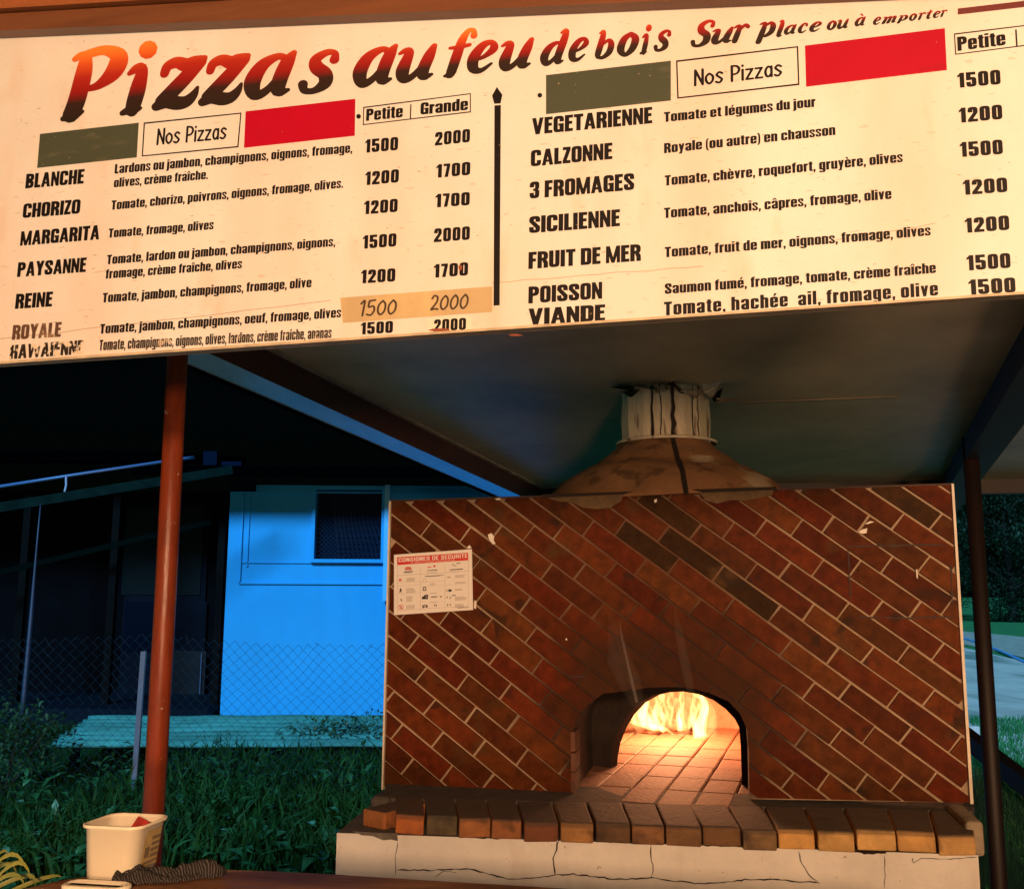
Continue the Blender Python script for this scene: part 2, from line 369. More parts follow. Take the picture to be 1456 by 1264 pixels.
# low corrugated sheet
M_sheet = mat('teal_corrugated_sheet', (.06, .30, .27), .5, .55, 4, metal=.0, stretch=(.3, 2, 1))
A_, B_ = atZ(128, 1020, .36), atZ(640, 1019, .40)
C_, D_ = atZ(640, 1060, .30), atZ(70, 1061, .24)
mb = MB(); n = 44; cols = 24
for i in range(n + 1):
    s = i / n
    for j in range(cols + 1):
        u = j / cols; p = (A_.lerp(B_, u)).lerp(D_.lerp(C_, u), s)
        p.z += .026 * math.sin(i) + .012 * noise.noise(V((u * 6, s * 2, 0))); mb.v.append(p)
for i in range(n):
    for j in range(cols): k = i * (cols + 1) + j; mb.f.append((k, k + 1, k + cols + 2, k + cols + 1))
t = thing('corrugated_sheet', 'low teal corrugated roof sheet lying in front of the blue wall', 'metal sheet', (A_.x + 1.5, A_.y - .8, 0))
o = mb.ob('sheet', M_sheet, t, smooth=True)
so_ = o.modifiers.new('solid', 'SOLIDIFY'); so_.thickness = .004
for q in (A_, B_, C_, D_):
    p = q.lerp((A_ + B_ + C_ + D_) / 4, .12); MB().box((p.x, p.y, p.z / 2 - .03), (.07, .07, p.z)).ob('leg', M_darkwood, t)

# chain-link fence
M_wire = mat('fence_wire', (.008, .026, .045), .7, .4, 10, spec=.1)
FY = 7.6; t = thing('chain_link_fence', 'sagging chain-link fence of thin wire across the grass with one leaning steel post', 'fence', (-3, FY, 0))
pt, pbm = atY(204, 926, FY), atZ(188, 1146, 0.0)
pbm = atY(188, 1146, FY - .1)
mb = MB().bar(pt, pbm, .035, .035); mb.bar(pt + V((.01, .02, 0)), pbm + V((.01, .02, 0)), .012, .05); mb.ob('post', mat('blue_grey_steel', (.035, .075, .12), .5, .4, 12), t)
p = atY(-120, 930, FY); MB().tube([(p.x, FY, -.05), (p.x, FY, 1.2)], .025, 8).ob('post', M_wire, t)
MB().tube([(.6, FY, -.05), (.6, FY, 1.2)], .025, 8).ob('post', M_wire, t)
xa, xb = atY(-130, 900, FY).x, .7; cell = .080; zt = atY(400, 908, FY).z; n = int((xb - xa) / cell); rows = int(zt / cell * 2) 
mb = MB()
def fp(i, k):
    x = xa + i * cell * .5; z = zt - k * cell * .5
    sag = .05 * noise.noise(V((x * .9, 0, 5))) + .02 * noise.noise(V((x * 4, z * 2, 1)))
    if x > -2.6: sag -= .02 * (x + 2.6)
    return V((x + .012 * noise.noise(V((x * 3, z * 3, 8))), FY + .05 * noise.noise(V((x, z, 2))), z + sag * (1 if k < 10 else .5)))
for i in range(n):
    pts = []
    for k in range(rows + 1):
        pts.append(fp(2 * i + (k % 2), k))
    pts2 = [fp(2 * i + 2 - (k % 2), k) for k in range(rows + 1)]
    if random.random() < .25: pts[0] += V((random.uniform(-.03, .03), 0, random.uniform(-.01, .03)))
    mb.tube(pts, .0017, 3, False); mb.tube([q + V((0, .003, 0)) for q in pts2], .0017, 3, False)
mb.ob('wire_mesh', M_wire, t, kind='stuff')

# ================================================================== TREES ON THE RIGHT
M_bark = mat('bark', (.03, .024, .018), .9, .5, 8, .6, 30)
M_crown = mat('tree_leaf', (.012, .05, .018), .7, .7, .8)
def make_tree(c, hgt, rad, label, src=None):
    t = thing('tree', label, 'tree', c, 'trees beyond the road')
    if src:
        for ch in src.children:
            q = ch.copy(); S.collection.objects.link(q); q.parent = t
        return t
    c = V(c); mb = MB(); mb.tube([c, c + V((.1, 0, hgt * .3)), c + V((-.1, .1, hgt * .6)), c + V((0, 0, hgt * .85))], [.28, .2, .13, .04], 8)
    tips = []
    for k in range(9):
        a = k * 2.4; z = hgt * (.2 + .07 * k); e = c + V((math.cos(a) * rad * .7, math.sin(a) * rad * .7, z + hgt * .15)); tips.append(e)
        mb.tube([c + V((0, 0, z)), (c + V((0, 0, z))).lerp(e, .5) + V((0, 0, .2)), e], [.1, .06, .02], 6)
    mb.ob('trunk', M_bark, t, smooth=True); mb = MB()
    for e in tips + [c + V((0, 0, hgt * .9))] + [c + V((random.uniform(-.7, .7) * rad, random.uniform(-.7, .7) * rad, hgt * random.uniform(.05, .7))) for _ in range(14)]:
        leaves_blob(mb, e, (rad * .42, rad * .42, rad * .34), 330, .32)
    mb.ob('crown', M_crown, t, kind='stuff'); return t
T0 = make_tree(atZ(1440, 884, 0), 8.5, 3.2, 'dark broad tree nearest the right edge of the view beyond the road')
make_tree(atZ(1385, 880, 0) + V((0, 6, 0)), 9, 3, 'dark tree just right of the oven beyond the road', T0)
for k, px in enumerate((1310, 1500, 1560, 1650)):
    make_tree(atZ(px, 879 + k, 0) + V((0, 2 * k, 0)), 9, 3, ['dark tree hidden behind the oven', 'dark tree outside the right edge of the view', 'second dark tree outside the right edge', 'third dark tree outside the right edge'][k], T0)

# blue hose across verge, rail, net fence, kerb block
M_hose = mat('pale_blue_tape', (.12, .45, .95), .4)
pts = [atZ(x, y, .03) for x, y in ((1300, 893), (1366, 906), (1385, 912), (1400, 917), (1425, 927), (1456, 941), (1520, 966), (1620, 1010))]
setp(MB().tube(pts, .045, 6).ob('water_hose', M_hose, smooth=True), 'bright blue hose lying along the far edge of the road', 'hose')
t = thing('rail_fence', 'dark sloping rail with green netting below it, right of the oven', 'fence', atY(1420, 1250, 5.6))
r1, r2 = atY(1340, 1022, 6.2), atY(1540, 1178, 4.6)
MB().bar(r1, r2, .07, .095).ob('rail', mat('black_timber_rail', (.006, .006, .008), .6), t)
mb = MB(); L_ = (r2 - r1); n = 90
for k in range(n + 1):
    p = r1 + L_ * k / n; mb.bar(p, V((p.x, p.y, 0)), .0018, .0018, (0, 1, 0))
k = 0
while k * .024 < 1.4:
    mb.bar(V((r1.x, r1.y, max(.0, r1.z - .05 - k * .024))), V((r2.x, r2.y, max(.0, r2.z - .05 - k * .024))), .0018, .0018); k += 1
mb.ob('netting', mat('dark_green_net', (.01, .07, .05), .6), t, kind='stuff')
for q in (r1, r2): MB().box((q.x, q.y, q.z / 2), (.08, .08, q.z + .1)).ob('post', M_darkwood, t)
q = atZ(1383, 1052, .05); setp(MB().box((q.x, q.y, .10), (.12, .10, .20)).ob('marker_stone', mat('pale_stone', (.55, .52, .5), .8, .2, 12)), 'small pale stone block by the road edge behind the dark post', 'stone')
def reg_r():
    y = 4.2 + 9 * rng.random(); x = y * .45 + (y * .1 + .5) * rng.random() + .05; return (x, y) if x > 1.9 else None
blades('roadside_grass', 14000, reg_r, .03, .10, .012, M_grassr, 'green grass strip behind the netting at the right', 'grass')

# ================================================================== SHELTER ROOF
OY = 3.5; OYAW = R(12.0)
OP = vplane(955, 900, OY, OYAW)                        # plane of the oven front
wall_in = -OP.n                                        # into the oven
wall_rt = V((math.cos(OYAW), -math.sin(OYAW), 0))
A = ray(1211, 921); Bd = V((math.cos(R(14)), -math.sin(R(14)), 0))
CP = Plane(atY(955, 546, 3.80), A.cross(Bd)); 
if CP.n.z > 0: CP.n = -CP.n                            # points down
M_ceiling = mat('gloss_ceiling_panel', (.56, .47, .31), .38, .35, 2.0, .05, 12, spec=.07)
M_beam = mat('oxide_brown_beam', (.085, .020, .012), .5, .3, 6, .1, 40)
M_beamgrey = mat('grey_beam_underside', (.35, .38, .42), .2, .3, 7, stretch=(1, .3, 1))
back = [(775, 697), (1350, 690)]
cL = CP.at(775, 697); cR = CP.at(1350, 690)
# ceiling corners: left edge runs along the line (385,497)-(775,697)
lf = CP.at(385, 497); ld = (cL - lf).normalized()
frontL = lf - ld * (lf.y - 2.10) / ld.y; rdir = ld
backR = CP.at(1350, 690) + Bd * 3.0; 
Lb = cL; Rb = Lb + Bd * ((backR - Lb).dot(Bd)); Lf = frontL; Rf = Lf + Bd * ((Rb - Lb).dot(Bd))
up = -CP.n
rf = thing('shelter_roof', 'flat glossy roof of the oven shelter on dark red beams and steel posts', 'roof', (lf.x, lf.y, 0))
npan = 3; segs = 5
Ltot = (Lb - Lf).length; wtot = (Rb - Lb).dot(Bd)
sx = CP.at(1050, 562); 
seam = (sx - Lf).dot(ld)
cuts = [0, seam - 1.2, seam, seam + 1.2, Ltot]
for i in range(len(cuts) - 1):
    a0, a1 = cuts[i] + .0002, cuts[i + 1] - .0002
    if a1 <= a0: continue
    for w0, w1_ in ((0, wtot * .55), (wtot * .55, wtot)):
        pp = [Lf + ld * a0 + Bd * (w0 + .0015), Lf + ld * a0 + Bd * (w1_ - .0015), Lf + ld * a1 + Bd * (w1_ - .0015), Lf + ld * a1 + Bd * (w0 + .0015)]
        # hole for the chimney is simply filled by the collar pieces
        MB().prism(pp, up * .012).ob('ceiling_panel', M_ceiling, rf)
MB().prism([Lf + up * .05 - Bd * .16, Rf + up * .05 + Bd * .1, Rb + up * .05 + Bd * .1 + ld * .15, Lb + up * .05 - Bd * .16 + ld * .15], up * .03).ob('roof_sheet', M_roof, rf)
# seam batten
_a, _b = CP.at(1045, 562.3), CP.at(1285, 548); _q = Lf + ld * seam; _u0, _u1 = (_a - _q).dot(Bd), (_b - _q).dot(Bd)
MB().bar(_q + Bd * _u0 - up * .002, _q + Bd * _u1 - up * .002, .007, .005, up).ob('joint_strip', mat('joint_strip', (.11, .09, .06), .6), rf)
# left beam, hanging below the ceiling
bw, bh = .15, .115
b0 = Lf - Bd * (bw / 2) - up * (bh / 2 - .03); b1 = Lb - Bd * (bw / 2) - up * (bh / 2 - .03) + ld * .1
fmv = MB().bar(b0, b1, bw, bh + .06, up); o = fmv.ob('beam', M_beam, rf)
o.data.materials.append(M_beamgrey)
for pl in o.data.polygons:
    if abs(pl.normal.dot(up)) > .9: pl.material_index = 1
MB().bar(Lf - up * .004 + Bd * .012, Lb - up * .004 + Bd * .012, .024, .010, up).ob('edge_trim', mat('cream_trim', (.50, .44, .36), .6, .5, 9), rf)
# outer lighter lip with rough lower edge
mb = MB(); mb.bar(b0 - Bd * (bw / 2 + .012) - up * (bh / 2 - .01), b1 - Bd * (bw / 2 + .012) - up * (bh / 2 - .01), .024, .09, up); mb.ob('gutter_lip', M_roof, rf)
# right beam
rl0 = CP.at(1456, 462); rl1 = CP.at(1359, 644)
rdr = (rl1 - rl0).normalized(); rA = rl0 - rdr * (rl0.y - 1.62) / rdr.y; rB = rl1 + rdr * 2.2
M_beamdk = mat('dark_beam', (.02, .010, .008), .6, .4, 8)
MB().bar(rA + Bd * .07 - up * .05, rB + Bd * .07 - up * .05, .14, .12, up).ob('beam', M_beamdk, rf)
MB().bar(cL - ld * .05 - up * .04 - Bd * .2, Rb - ld * .05 - up * .04 + Bd * .5, .06, .09, up).ob('rear_beam', M_beamdk, rf)
# posts
M_post = mat('red_oxide_post', (.24, .040, .013), .38, .45, 7, .12, 50, spec=.4, stretch=(3, 3, .6))
mixin(M_post, noisefac(M_post, 30, .68, .72), (.5, .4, .3), .6)
t_ = (ray(250, 505)); PY = 2.62
pt = atY(251, 503, PY); pb2 = atY(221, 1158, PY)
t = thing('steel_post', 'round red-brown steel post standing behind the white tub', 'post', (pb2.x, PY, 0), 'steel posts of the oven shelter')
xx = pt.x * .45 + pb2.x * .55
MB().tube([(pb2.x - .004, PY, 0), (xx, PY, 1.6), (pt.x, PY, pt.z + .45)], .0275, 24).ob('pipe', M_post, t, smooth=True)
MB().box((pb2.x, PY, .035), (.16, .16, .01)).ob('base_plate', M_post, t)
pt = atY(1384, 700, 4.7); pb2 = atY(1421, 1264, 4.7)
t = thing('steel_post', 'round black-red steel post just right of the brick oven', 'post', (pb2.x, 4.7, 0), 'steel posts of the oven shelter')
MB().tube([(pb2.x + .012, 4.7, 0), (pb2.x, 4.7, pb2.z), (pt.x, 4.7, pt.z + .30)], .036, 20).ob('pipe', mat('dark_red_post', (.012, .003, .003), .6, .4, 8), t, smooth=True)
MB().box((pb2.x + .012, 4.7, .035), (.16, .16, .01)).ob('base_plate', M_beamdk, t)

# unseen roof over the diners, sized to keep the sun off board and oven
dr = thing('dining_shade_canopy', 'plain unseen roof over the diners, sized to keep the sun off board and oven', 'roof', (0, -1.5, 0))
MB().box((.1, -1.75, 3.08), (4.9, 7.9, .04)).ob('roof_sheet', mat('canopy_sheet', (.35, .30, .24), .7), dr)
for x in (-2.2, 2.4):
    MB().tube([(x, -5.5, 0), (x, -5.5, 3.07)], .03, 12).ob('post', M_post, dr)
    MB().tube([(x, .6, 0), (x, .6, 3.07)], .03, 12).ob('post', M_post, dr)

# ================================================================== LETTERING
def cdt(polys):
    vs = []; fs = []
    for p in polys:
        b = len(vs); vs += [V((q[0], q[1])) for q in p]; f = list(range(b, b + len(p)))
        ar = sum(p[i][0] * p[(i + 1) % len(p)][1] - p[(i + 1) % len(p)][0] * p[i][1] for i in range(len(p)))
        if ar < 0: f.reverse()
        if abs(ar) < 1e-7: continue
        fs.append(f)
    r = delaunay_2d_cdt(vs, [], fs, 0, 1e-5)
    ov, of, ids = r[0], r[2], r[5]
    keep = [list(f) for f, i in zip(of, ids) if len(i)]
    return [(v.x, v.y) for v in ov], keep
sw, sh, XH, rr = .252, .185, .79, .215
def rc(x0, y0, x1, y1): return [(x0, y0), (x1, y0), (x1, y1), (x0, y1)]
def band(cx, cy, RX, RY, rx, ry, a0, a1, n=7, e=.72):
    out = []
    def pt(a, X, Y):
        c, s_ = math.cos(a), math.sin(a); return (cx + X * math.copysign(abs(c) ** e, c), cy + Y * math.copysign(abs(s_) ** e, s_))
    for i in range(n):
        t0 = R(a0 + (a1 - a0) * i / n); t1 = R(a0 + (a1 - a0) * (i + 1) / n)
        out.append([pt(t0, RX, RY), pt(t1, RX, RY), pt(t1, rx, ry), pt(t0, rx, ry)])
    return out
def cap_t(x0, x1, y, r=rr, a0=0, a1=180, s=sw, hh=sh): w = x1 - x0; return band((x0 + x1) / 2, y, w / 2, r, w / 2 - s, max(r - hh, .02), a0, a1)
def cap_b(x0, x1, y, r=rr, a0=180, a1=360, s=sw, hh=sh): w = x1 - x0; return band((x0 + x1) / 2, y, w / 2, r, w / 2 - s, max(r - hh, .02), a0, a1)
def ring(x0, x1, y0, y1, r=rr):
    return cap_t(x0, x1, y1 - r, r) + cap_b(x0, x1, y0 + r, r) + [rc(x0, y0 + r - .001, x0 + sw, y1 - r + .001), rc(x1 - sw, y0 + r - .001, x1, y1 - r + .001)]
def diag(x0, y0, x1, y1, w=sw): return [(x0, y0), (x0 + w, y0), (x1 + w, y1), (x1, y1)]
def glyph(c):
    w = .60; lw = .565
    G = None
    if c == 'A': w = .66; G = [diag(0, 0, .20, 1, .22), [(w - .22, 0), (w, 0), (w - .20, 1), (w - .42, 1)], rc(.15, .2, w - .15, .34)]
    elif c == 'B': G = [rc(0, 0, sw, 1)] + band(sw, 1 - .26, w - sw, .26, w - 2 * sw, .26 - sh, -90, 90) + band(sw, .27, w - sw, .27, w - 2 * sw, .27 - sh, -90, 90)
    elif c in 'CG':
        G = cap_t(0, w, 1 - rr) + cap_b(0, w, rr) + [rc(0, rr, sw, 1 - rr), rc(w - sw, .64, w, 1 - rr), rc(w - sw, rr, w, .36 if c == 'C' else .5)]
        if c == 'G': G += [rc(w / 2 - .02, .40, w, .53), rc(w - .12, 0, w, .3)]
    elif c == 'D': G = [rc(0, 0, sw, 1), rc(sw - .01, 1 - sh, w - rr, 1), rc(sw - .01, 0, w - rr, sh), rc(w - sw, rr, w, 1 - rr)] + band(w - rr - .05, 1 - rr, rr + .05, rr, rr + .05 - sw, rr - sh, 0, 90) + band(w - rr - .05, rr, rr + .05, rr, rr + .05 - sw, rr - sh, 270, 360)
    elif c == 'E': w = .47; G = [rc(0, 0, sw, 1), rc(0, 0, w, sh), rc(0, 1 - sh, w, 1), rc(0, .44, w - .04, .44 + sh)]
    elif c == 'F': w = .46; G = [rc(0, 0, sw, 1), rc(0, 1 - sh, w, 1), rc(0, .42, w - .04, .42 + sh)]
    elif c == 'H': G = [rc(0, 0, sw, 1), rc(w - sw, 0, w, 1), rc(0, .42, w, .58)]
    elif c == 'I': w = sw; G = [rc(0, 0, sw, 1)]
    elif c == 'L': w = .44; G = [rc(0, 0, sw, 1), rc(0, 0, w, sh)]
    elif c == 'M': w = .80; G = [rc(0, 0, .19, 1), rc(w - .19, 0, w, 1), [(.0, 1), (.22, 1), (w / 2 + .09, 0), (w / 2 - .09, 0)], [(w, 1), (w - .22, 1), (w / 2 - .09, 0), (w / 2 + .09, 0)]]
    elif c == 'N': w = .58; G = [rc(0, 0, .2, 1), rc(w - .2, 0, w, 1), [(0, 1), (.2, 1), (w, 0), (w - .2, 0)]]
    elif c == 'O': G = ring(0, w, 0, 1)
    elif c in 'PR':
        G = [rc(0, 0, sw, 1)] + band(sw, 1 - .29, w - sw, .29, w - 2 * sw, .29 - sh, -90, 90)
        if c == 'R': G += band(sw, .24, w - sw, .26, w - 2 * sw, .1, 0, 80) + [rc(w - sw, 0, w, .26), rc(sw - .01, .43, sw + .12, .56)]
    elif c == 'S':
        G = cap_t(0, w, 1 - rr) + cap_b(0, w, rr) + [rc(0, .66, sw, 1 - rr), rc(w - sw, .64, w, 1 - rr), rc(w - sw, rr, w, .36), rc(0, rr, sw, .36), [(0, .67), (sw, .72), (w, .36), (w - sw, .28)]]
    elif c == 'T': w = .54; G = [rc(w / 2 - sw / 2, 0, w / 2 + sw / 2, 1), rc(0, 1 - sh, w, 1)]
    elif c == 'U': G = cap_b(0, w, rr) + [rc(0, rr, sw, 1), rc(w - sw, rr, w, 1)]
    elif c == 'V': w = .66; G = [[(0, 1), (.23, 1), (w / 2 + .1, 0), (w / 2 - .12, 0)], [(w, 1), (w - .23, 1), (w / 2 - .1, 0), (w / 2 + .12, 0)]]
    elif c == 'W': w = .98; G = [[(0, 1), (.2, 1), (.33, 0), (.15, 0)], [(.39, 1), (.55, 1), (.33, 0), (.15, 0)], [(.43, 1), (.59, 1), (.83, 0), (.65, 0)], [(w, 1), (w - .2, 1), (.65, 0), (.83, 0)]]
    elif c == 'Y': w = .62; G = [[(0, 1), (.23, 1), (w / 2 + sw / 2, .42), (w / 2 - sw / 2, .42)], [(w, 1), (w - .23, 1), (w / 2 - sw / 2, .42), (w / 2 + sw / 2, .42)], rc(w / 2 - sw / 2, 0, w / 2 + sw / 2, .45)]
    elif c == 'Z': w = .46; G = [rc(0, 1 - sh, w, 1), rc(0, 0, w, sh), [(0, sh - .01), (.24, sh - .01), (w, 1 - sh + .01), (w - .24, 1 - sh + .01)]]
    elif c == '0': w = .56; G = ring(0, w, 0, 1)
    elif c == '1': w = .38; G = [rc(w - sw, 0, w, 1), [(0, .70), (w - sw + .01, .76), (w - sw + .01, .98), (w - .2, 1.0), (0, .82)]]
    elif c == '2': w = .54; G = cap_t(0, w, 1 - rr) + [rc(0, .64, sw, 1 - rr), rc(w - sw, .58, w, 1 - rr), [(w - sw, .60), (w, .60), (sw + .02, sh - .02), (0, sh - .02)], rc(0, 0, w, sh)]
    elif c == '3': w = .56; G = cap_t(0, w, 1 - rr) + cap_b(0, w, rr) + [rc(0, .66, sw, 1 - rr), rc(0, rr, sw, .34), rc(w - sw, .56, w - .01, 1 - rr), rc(w - sw, rr, w, .47), rc(.2, .44, w - .06, .58)]
    elif c == '5': w = .56; G = [rc(0, 1 - sh, w - .04, 1), rc(0, .46, sw, 1)] + cap_t(0, w, .46, .2) + cap_b(0, w, rr) + [rc(w - sw, rr, w, .47), rc(0, rr, sw, .34)]
    elif c == '7': w = .44; G = [rc(0, 1 - sh, w, 1), [(.08, 0), (.31, 0), (w, 1 - sh + .01), (w - .22, 1 - sh + .01)]]
    elif c in 'aàâ':
        G = [rc(lw - sw, 0, lw, XH - .17)] + cap_t(0, lw, XH - .17, .17, hh=.145) + [rc(0, XH - .27, sw - .02, XH - .16)] + band(lw - sw + .02, .22, lw - sw + .02, .23, lw - 2 * sw + .02, .09, 90, 270) ; w = lw
    elif c == 'b': G = [rc(0, 0, sw, 1), rc(lw - sw, .16, lw, XH - .16)] + cap_t(0, lw, XH - .16, .16, 0, 120, hh=.145) + cap_b(0, lw, .16, .16, 240, 360, hh=.145); w = lw
    elif c == 'c': G = cap_t(0, lw, XH - .17, .17, hh=.145) + cap_b(0, lw, .17, .17, hh=.145) + [rc(0, .17, sw, XH - .17), rc(lw - sw, XH - .30, lw, XH - .17), rc(lw - sw, .17, lw, .31)]; w = lw
    elif c == 'd': G = [rc(lw - sw, 0, lw, 1), rc(0, .16, sw, XH - .16)] + cap_t(0, lw, XH - .16, .16, 60, 180, hh=.145) + cap_b(0, lw, .16, .16, 180, 300, hh=.145); w = lw
    elif c in 'eéèê': G = cap_t(0, lw, XH - .17, .17, hh=.145) + cap_b(0, lw, .17, .17, hh=.145) + [rc(0, .17, sw, XH - .17), rc(lw - sw, .36, lw, XH - .17), rc(sw - .02, .34, lw, .45), rc(lw - sw, .17, lw, .27)]; w = lw
    elif c == 'f': w = .36; G = [rc(.05, 0, .05 + sw, .84), rc(0, XH - .12, w, XH)] + band(.05 + .33, .80, .33, .2, .33 - sw, .07, 90, 180)
    elif c == 'g': G = [rc(lw - sw, -.1, lw, XH), rc(0, .2, sw, XH - .16), rc(0, -.12, sw, -.05)] + cap_t(0, lw, XH - .16, .16, 60, 180, hh=.145) + cap_b(0, lw, .2, .16, 180, 300, hh=.145) + cap_b(0, lw, -.08, .14, hh=.1); w = lw
    elif c == 'h': G = [rc(0, 0, sw, 1), rc(lw - sw, 0, lw, XH - .16)] + cap_t(0, lw, XH - .16, .16, 0, 120, hh=.145); w = lw
    elif c in 'iîj':
        w = sw; G = [rc(0, 0, sw, XH)]
        if c != 'î': G += [rc(0, .87, sw, 1)]
        if c == 'j': G = [rc(0, -.05, sw, XH), rc(0, .87, sw, 1)] + band(-.06, -.05, sw + .06, .17, .06, .06, 270, 360)
    elif c == 'l': w = sw; G = [rc(0, 0, sw, 1)]
    elif c == 'm': w = .84; G = [rc(0, 0, sw, XH), rc(.305, 0, .305 + sw, XH - .15), rc(w - sw, 0, w, XH - .15)] + cap_t(0, .54, XH - .15, .15, 0, 120, hh=.145) + cap_t(.305, w, XH - .15, .15, 0, 130, hh=.145)
    elif c == 'n': w = lw; G = [rc(0, 0, sw, XH), rc(lw - sw, 0, lw, XH - .16)] + cap_t(0, lw, XH - .16, .16, 0, 120, hh=.145)
    elif c in 'oô': w = lw; G = ring(0, lw, 0, XH, .17)
    elif c == 'p': w = lw; G = [rc(0, -.2, sw, XH), rc(lw - sw, .16, lw, XH - .16)] + cap_t(0, lw, XH - .16, .16, 0, 120, hh=.145) + cap_b(0, lw, .16, .16, 240, 360, hh=.145)
    elif c == 'q': w = lw; G = [rc(lw - sw, -.2, lw, XH), rc(0, .16, sw, XH - .16)] + cap_t(0, lw, XH - .16, .16, 60, 180, hh=.145) + cap_b(0, lw, .16, .16, 180, 300, hh=.145)
    elif c == 'r': w = .38; G = [rc(0, 0, sw, XH)] + band(.38, XH - .22, .2, .22, .02, .06, 90, 180)
    elif c == 's': w = .50; G = cap_t(0, w, XH - .16, .16, s=.2, hh=.145) + cap_b(0, w, .16, .16, s=.2, hh=.145) + [rc(0, .52, .2, XH - .16), rc(w - .2, XH - .28, w, XH - .16), rc(w - .2, .16, w, .28), rc(0, .16, .2, .27), [(0, .55), (.18, .56), (w, .28), (w - .18, .22)]]
    elif c == 't': w = .37; G = [rc(.06, .1, .06 + sw, .94), rc(0, XH - .12, w, XH)] + band(.39, .14, .33, .14, .33 - sw, .02, 180, 270)
    elif c == 'u': w = lw; G = [rc(lw - sw, 0, lw, XH), rc(0, .16, sw, XH)] + cap_b(0, lw, .16, .16, 180, 300, hh=.145)
    elif c == 'v': w = .52; G = [[(0, XH), (.21, XH), (w / 2 + .09, 0), (w / 2 - .1, 0)], [(w, XH), (w - .21, XH), (w / 2 - .09, 0), (w / 2 + .1, 0)]]
    elif c == 'y': w = .52; G = [[(0, XH), (.21, XH), (w / 2 + .1, .05), (w / 2 - .08, -.02)], [(w, XH), (w - .21, XH), (.08, -.2), (.3, -.2)], rc(.02, -.2, .2, -.09)]
    elif c == 'z': w = .40; G = [rc(0, XH - .13, w, XH), rc(0, 0, w, .13), [(0, .12), (.22, .12), (w, XH - .12), (w - .22, XH - .12)]]
    elif c == ',': w = .19; G = [rc(0, 0, .19, .17), [(.05, .01), (.19, .01), (.12, -.16), (.0, -.16)]]
    elif c == '.': w = .19; G = [rc(0, 0, .19, .17)]
    elif c == '|': w = .07; G = [rc(0, -.08, .07, 1.05)]
    elif c == '(': w = .26; G = band(.26, .42, .26, .62, .26 - .17, .52, 90, 270)
    elif c == ')': w = .26; G = band(0, .42, .26, .62, .09, .52, -90, 90)
    elif c == ' ': return [], .20
    if G is None: return [], .2
    m_ = w / 2
    if c in 'é': G += [[(m_ - .06, .84), (m_ + .08, .84), (m_ + .2, 1.04), (m_ + .02, 1.04)]]
    if c in 'èà': G += [[(m_ + .06, .84), (m_ - .08, .84), (m_ - .2, 1.04), (m_ - .02, 1.04)]]
    if c in 'êâîô': G += [[(m_ - .22, .85), (m_ - .08, .85), (m_ + .06, 1.05), (m_ - .06, 1.05)], [(m_ + .22, .85), (m_ + .08, .85), (m_ - .06, 1.05), (m_ + .06, 1.05)]]
    return G, w
CACHE = {}
def gmesh(c, fn=glyph, key='i'):
    if (key, c) not in CACHE:
        G, w = fn(c); CACHE[(key, c)] = (cdt(G) if G else ([], []), w)
    return CACHE[(key, c)]
def run(text, fn=glyph, key='i', gap=.05):
    vs, fs, x = [], [], 0
    for c in text:
        (v, f), w = gmesh(c, fn, key); b = len(vs)
        vs += [(a + x, y) for a, y in v]; fs += [[i + b for i in q] for q in f]; x += w + gap
    return vs, fs, x - gap
def hull(P):
    P = sorted(set((round(p[0], 6), round(p[1], 6)) for p in P)); lo, hi = [], []
    for p in P:
        while len(lo) > 1 and (lo[-1][0] - lo[-2][0]) * (p[1] - lo[-2][1]) - (lo[-1][1] - lo[-2][1]) * (p[0] - lo[-2][0]) <= 0: lo.pop()
        lo.append(p)
    for p in reversed(P):
        while len(hi) > 1 and (hi[-1][0] - hi[-2][0]) * (p[1] - hi[-2][1]) - (hi[-1][1] - hi[-2][1]) * (p[0] - hi[-2][0]) <= 0: hi.pop()
        hi.append(p)
    return lo[:-1] + hi[:-1]
def stroke(pts, r=None, closed=False, n=5):
    P = [(p[0], p[1], p[2] if len(p) > 2 else r) for p in pts]; Q = []
    for i in range(len(P) - 1):
        p0 = P[max(i - 1, 0)]; p1 = P[i]; p2 = P[i + 1]; p3 = P[min(i + 2, len(P) - 1)]
        m_ = n if len(P) > 2 else 1
        for k in range(m_):
            t = k / m_
            Q.append(tuple(.5 * (2 * p1[j] + (p2[j] - p0[j]) * t + (2 * p0[j] - 5 * p1[j] + 4 * p2[j] - p3[j]) * t * t + (-p0[j] + 3 * p1[j] - 3 * p2[j] + p3[j]) * t ** 3) for j in range(3)))
    Q.append(P[-1]); out = []
    L_, R_ = [], []
    for i, (x, y, q) in enumerate(Q):
        a = Q[max(i - 1, 0)]; b = Q[min(i + 1, len(Q) - 1)]; dx, dy = b[0] - a[0], b[1] - a[1]; l = math.hypot(dx, dy) or 1
        L_.append((x - dy / l * q, y + dx / l * q)); R_.append((x + dy / l * q, y - dx / l * q))
    for i in range(len(Q) - 1): out.append(hull([R_[i], R_[i + 1], L_[i + 1], L_[i]]))
    for i in range(0, len(Q)):
        if i in (0, len(Q) - 1) or i % 2 == 0:
            x, y, q = Q[i]; out.append([(x + q * math.cos(a * math.pi / 5 + .1), y + q * math.sin(a * math.pi / 5 + .1)) for a in range(10)])
    return out
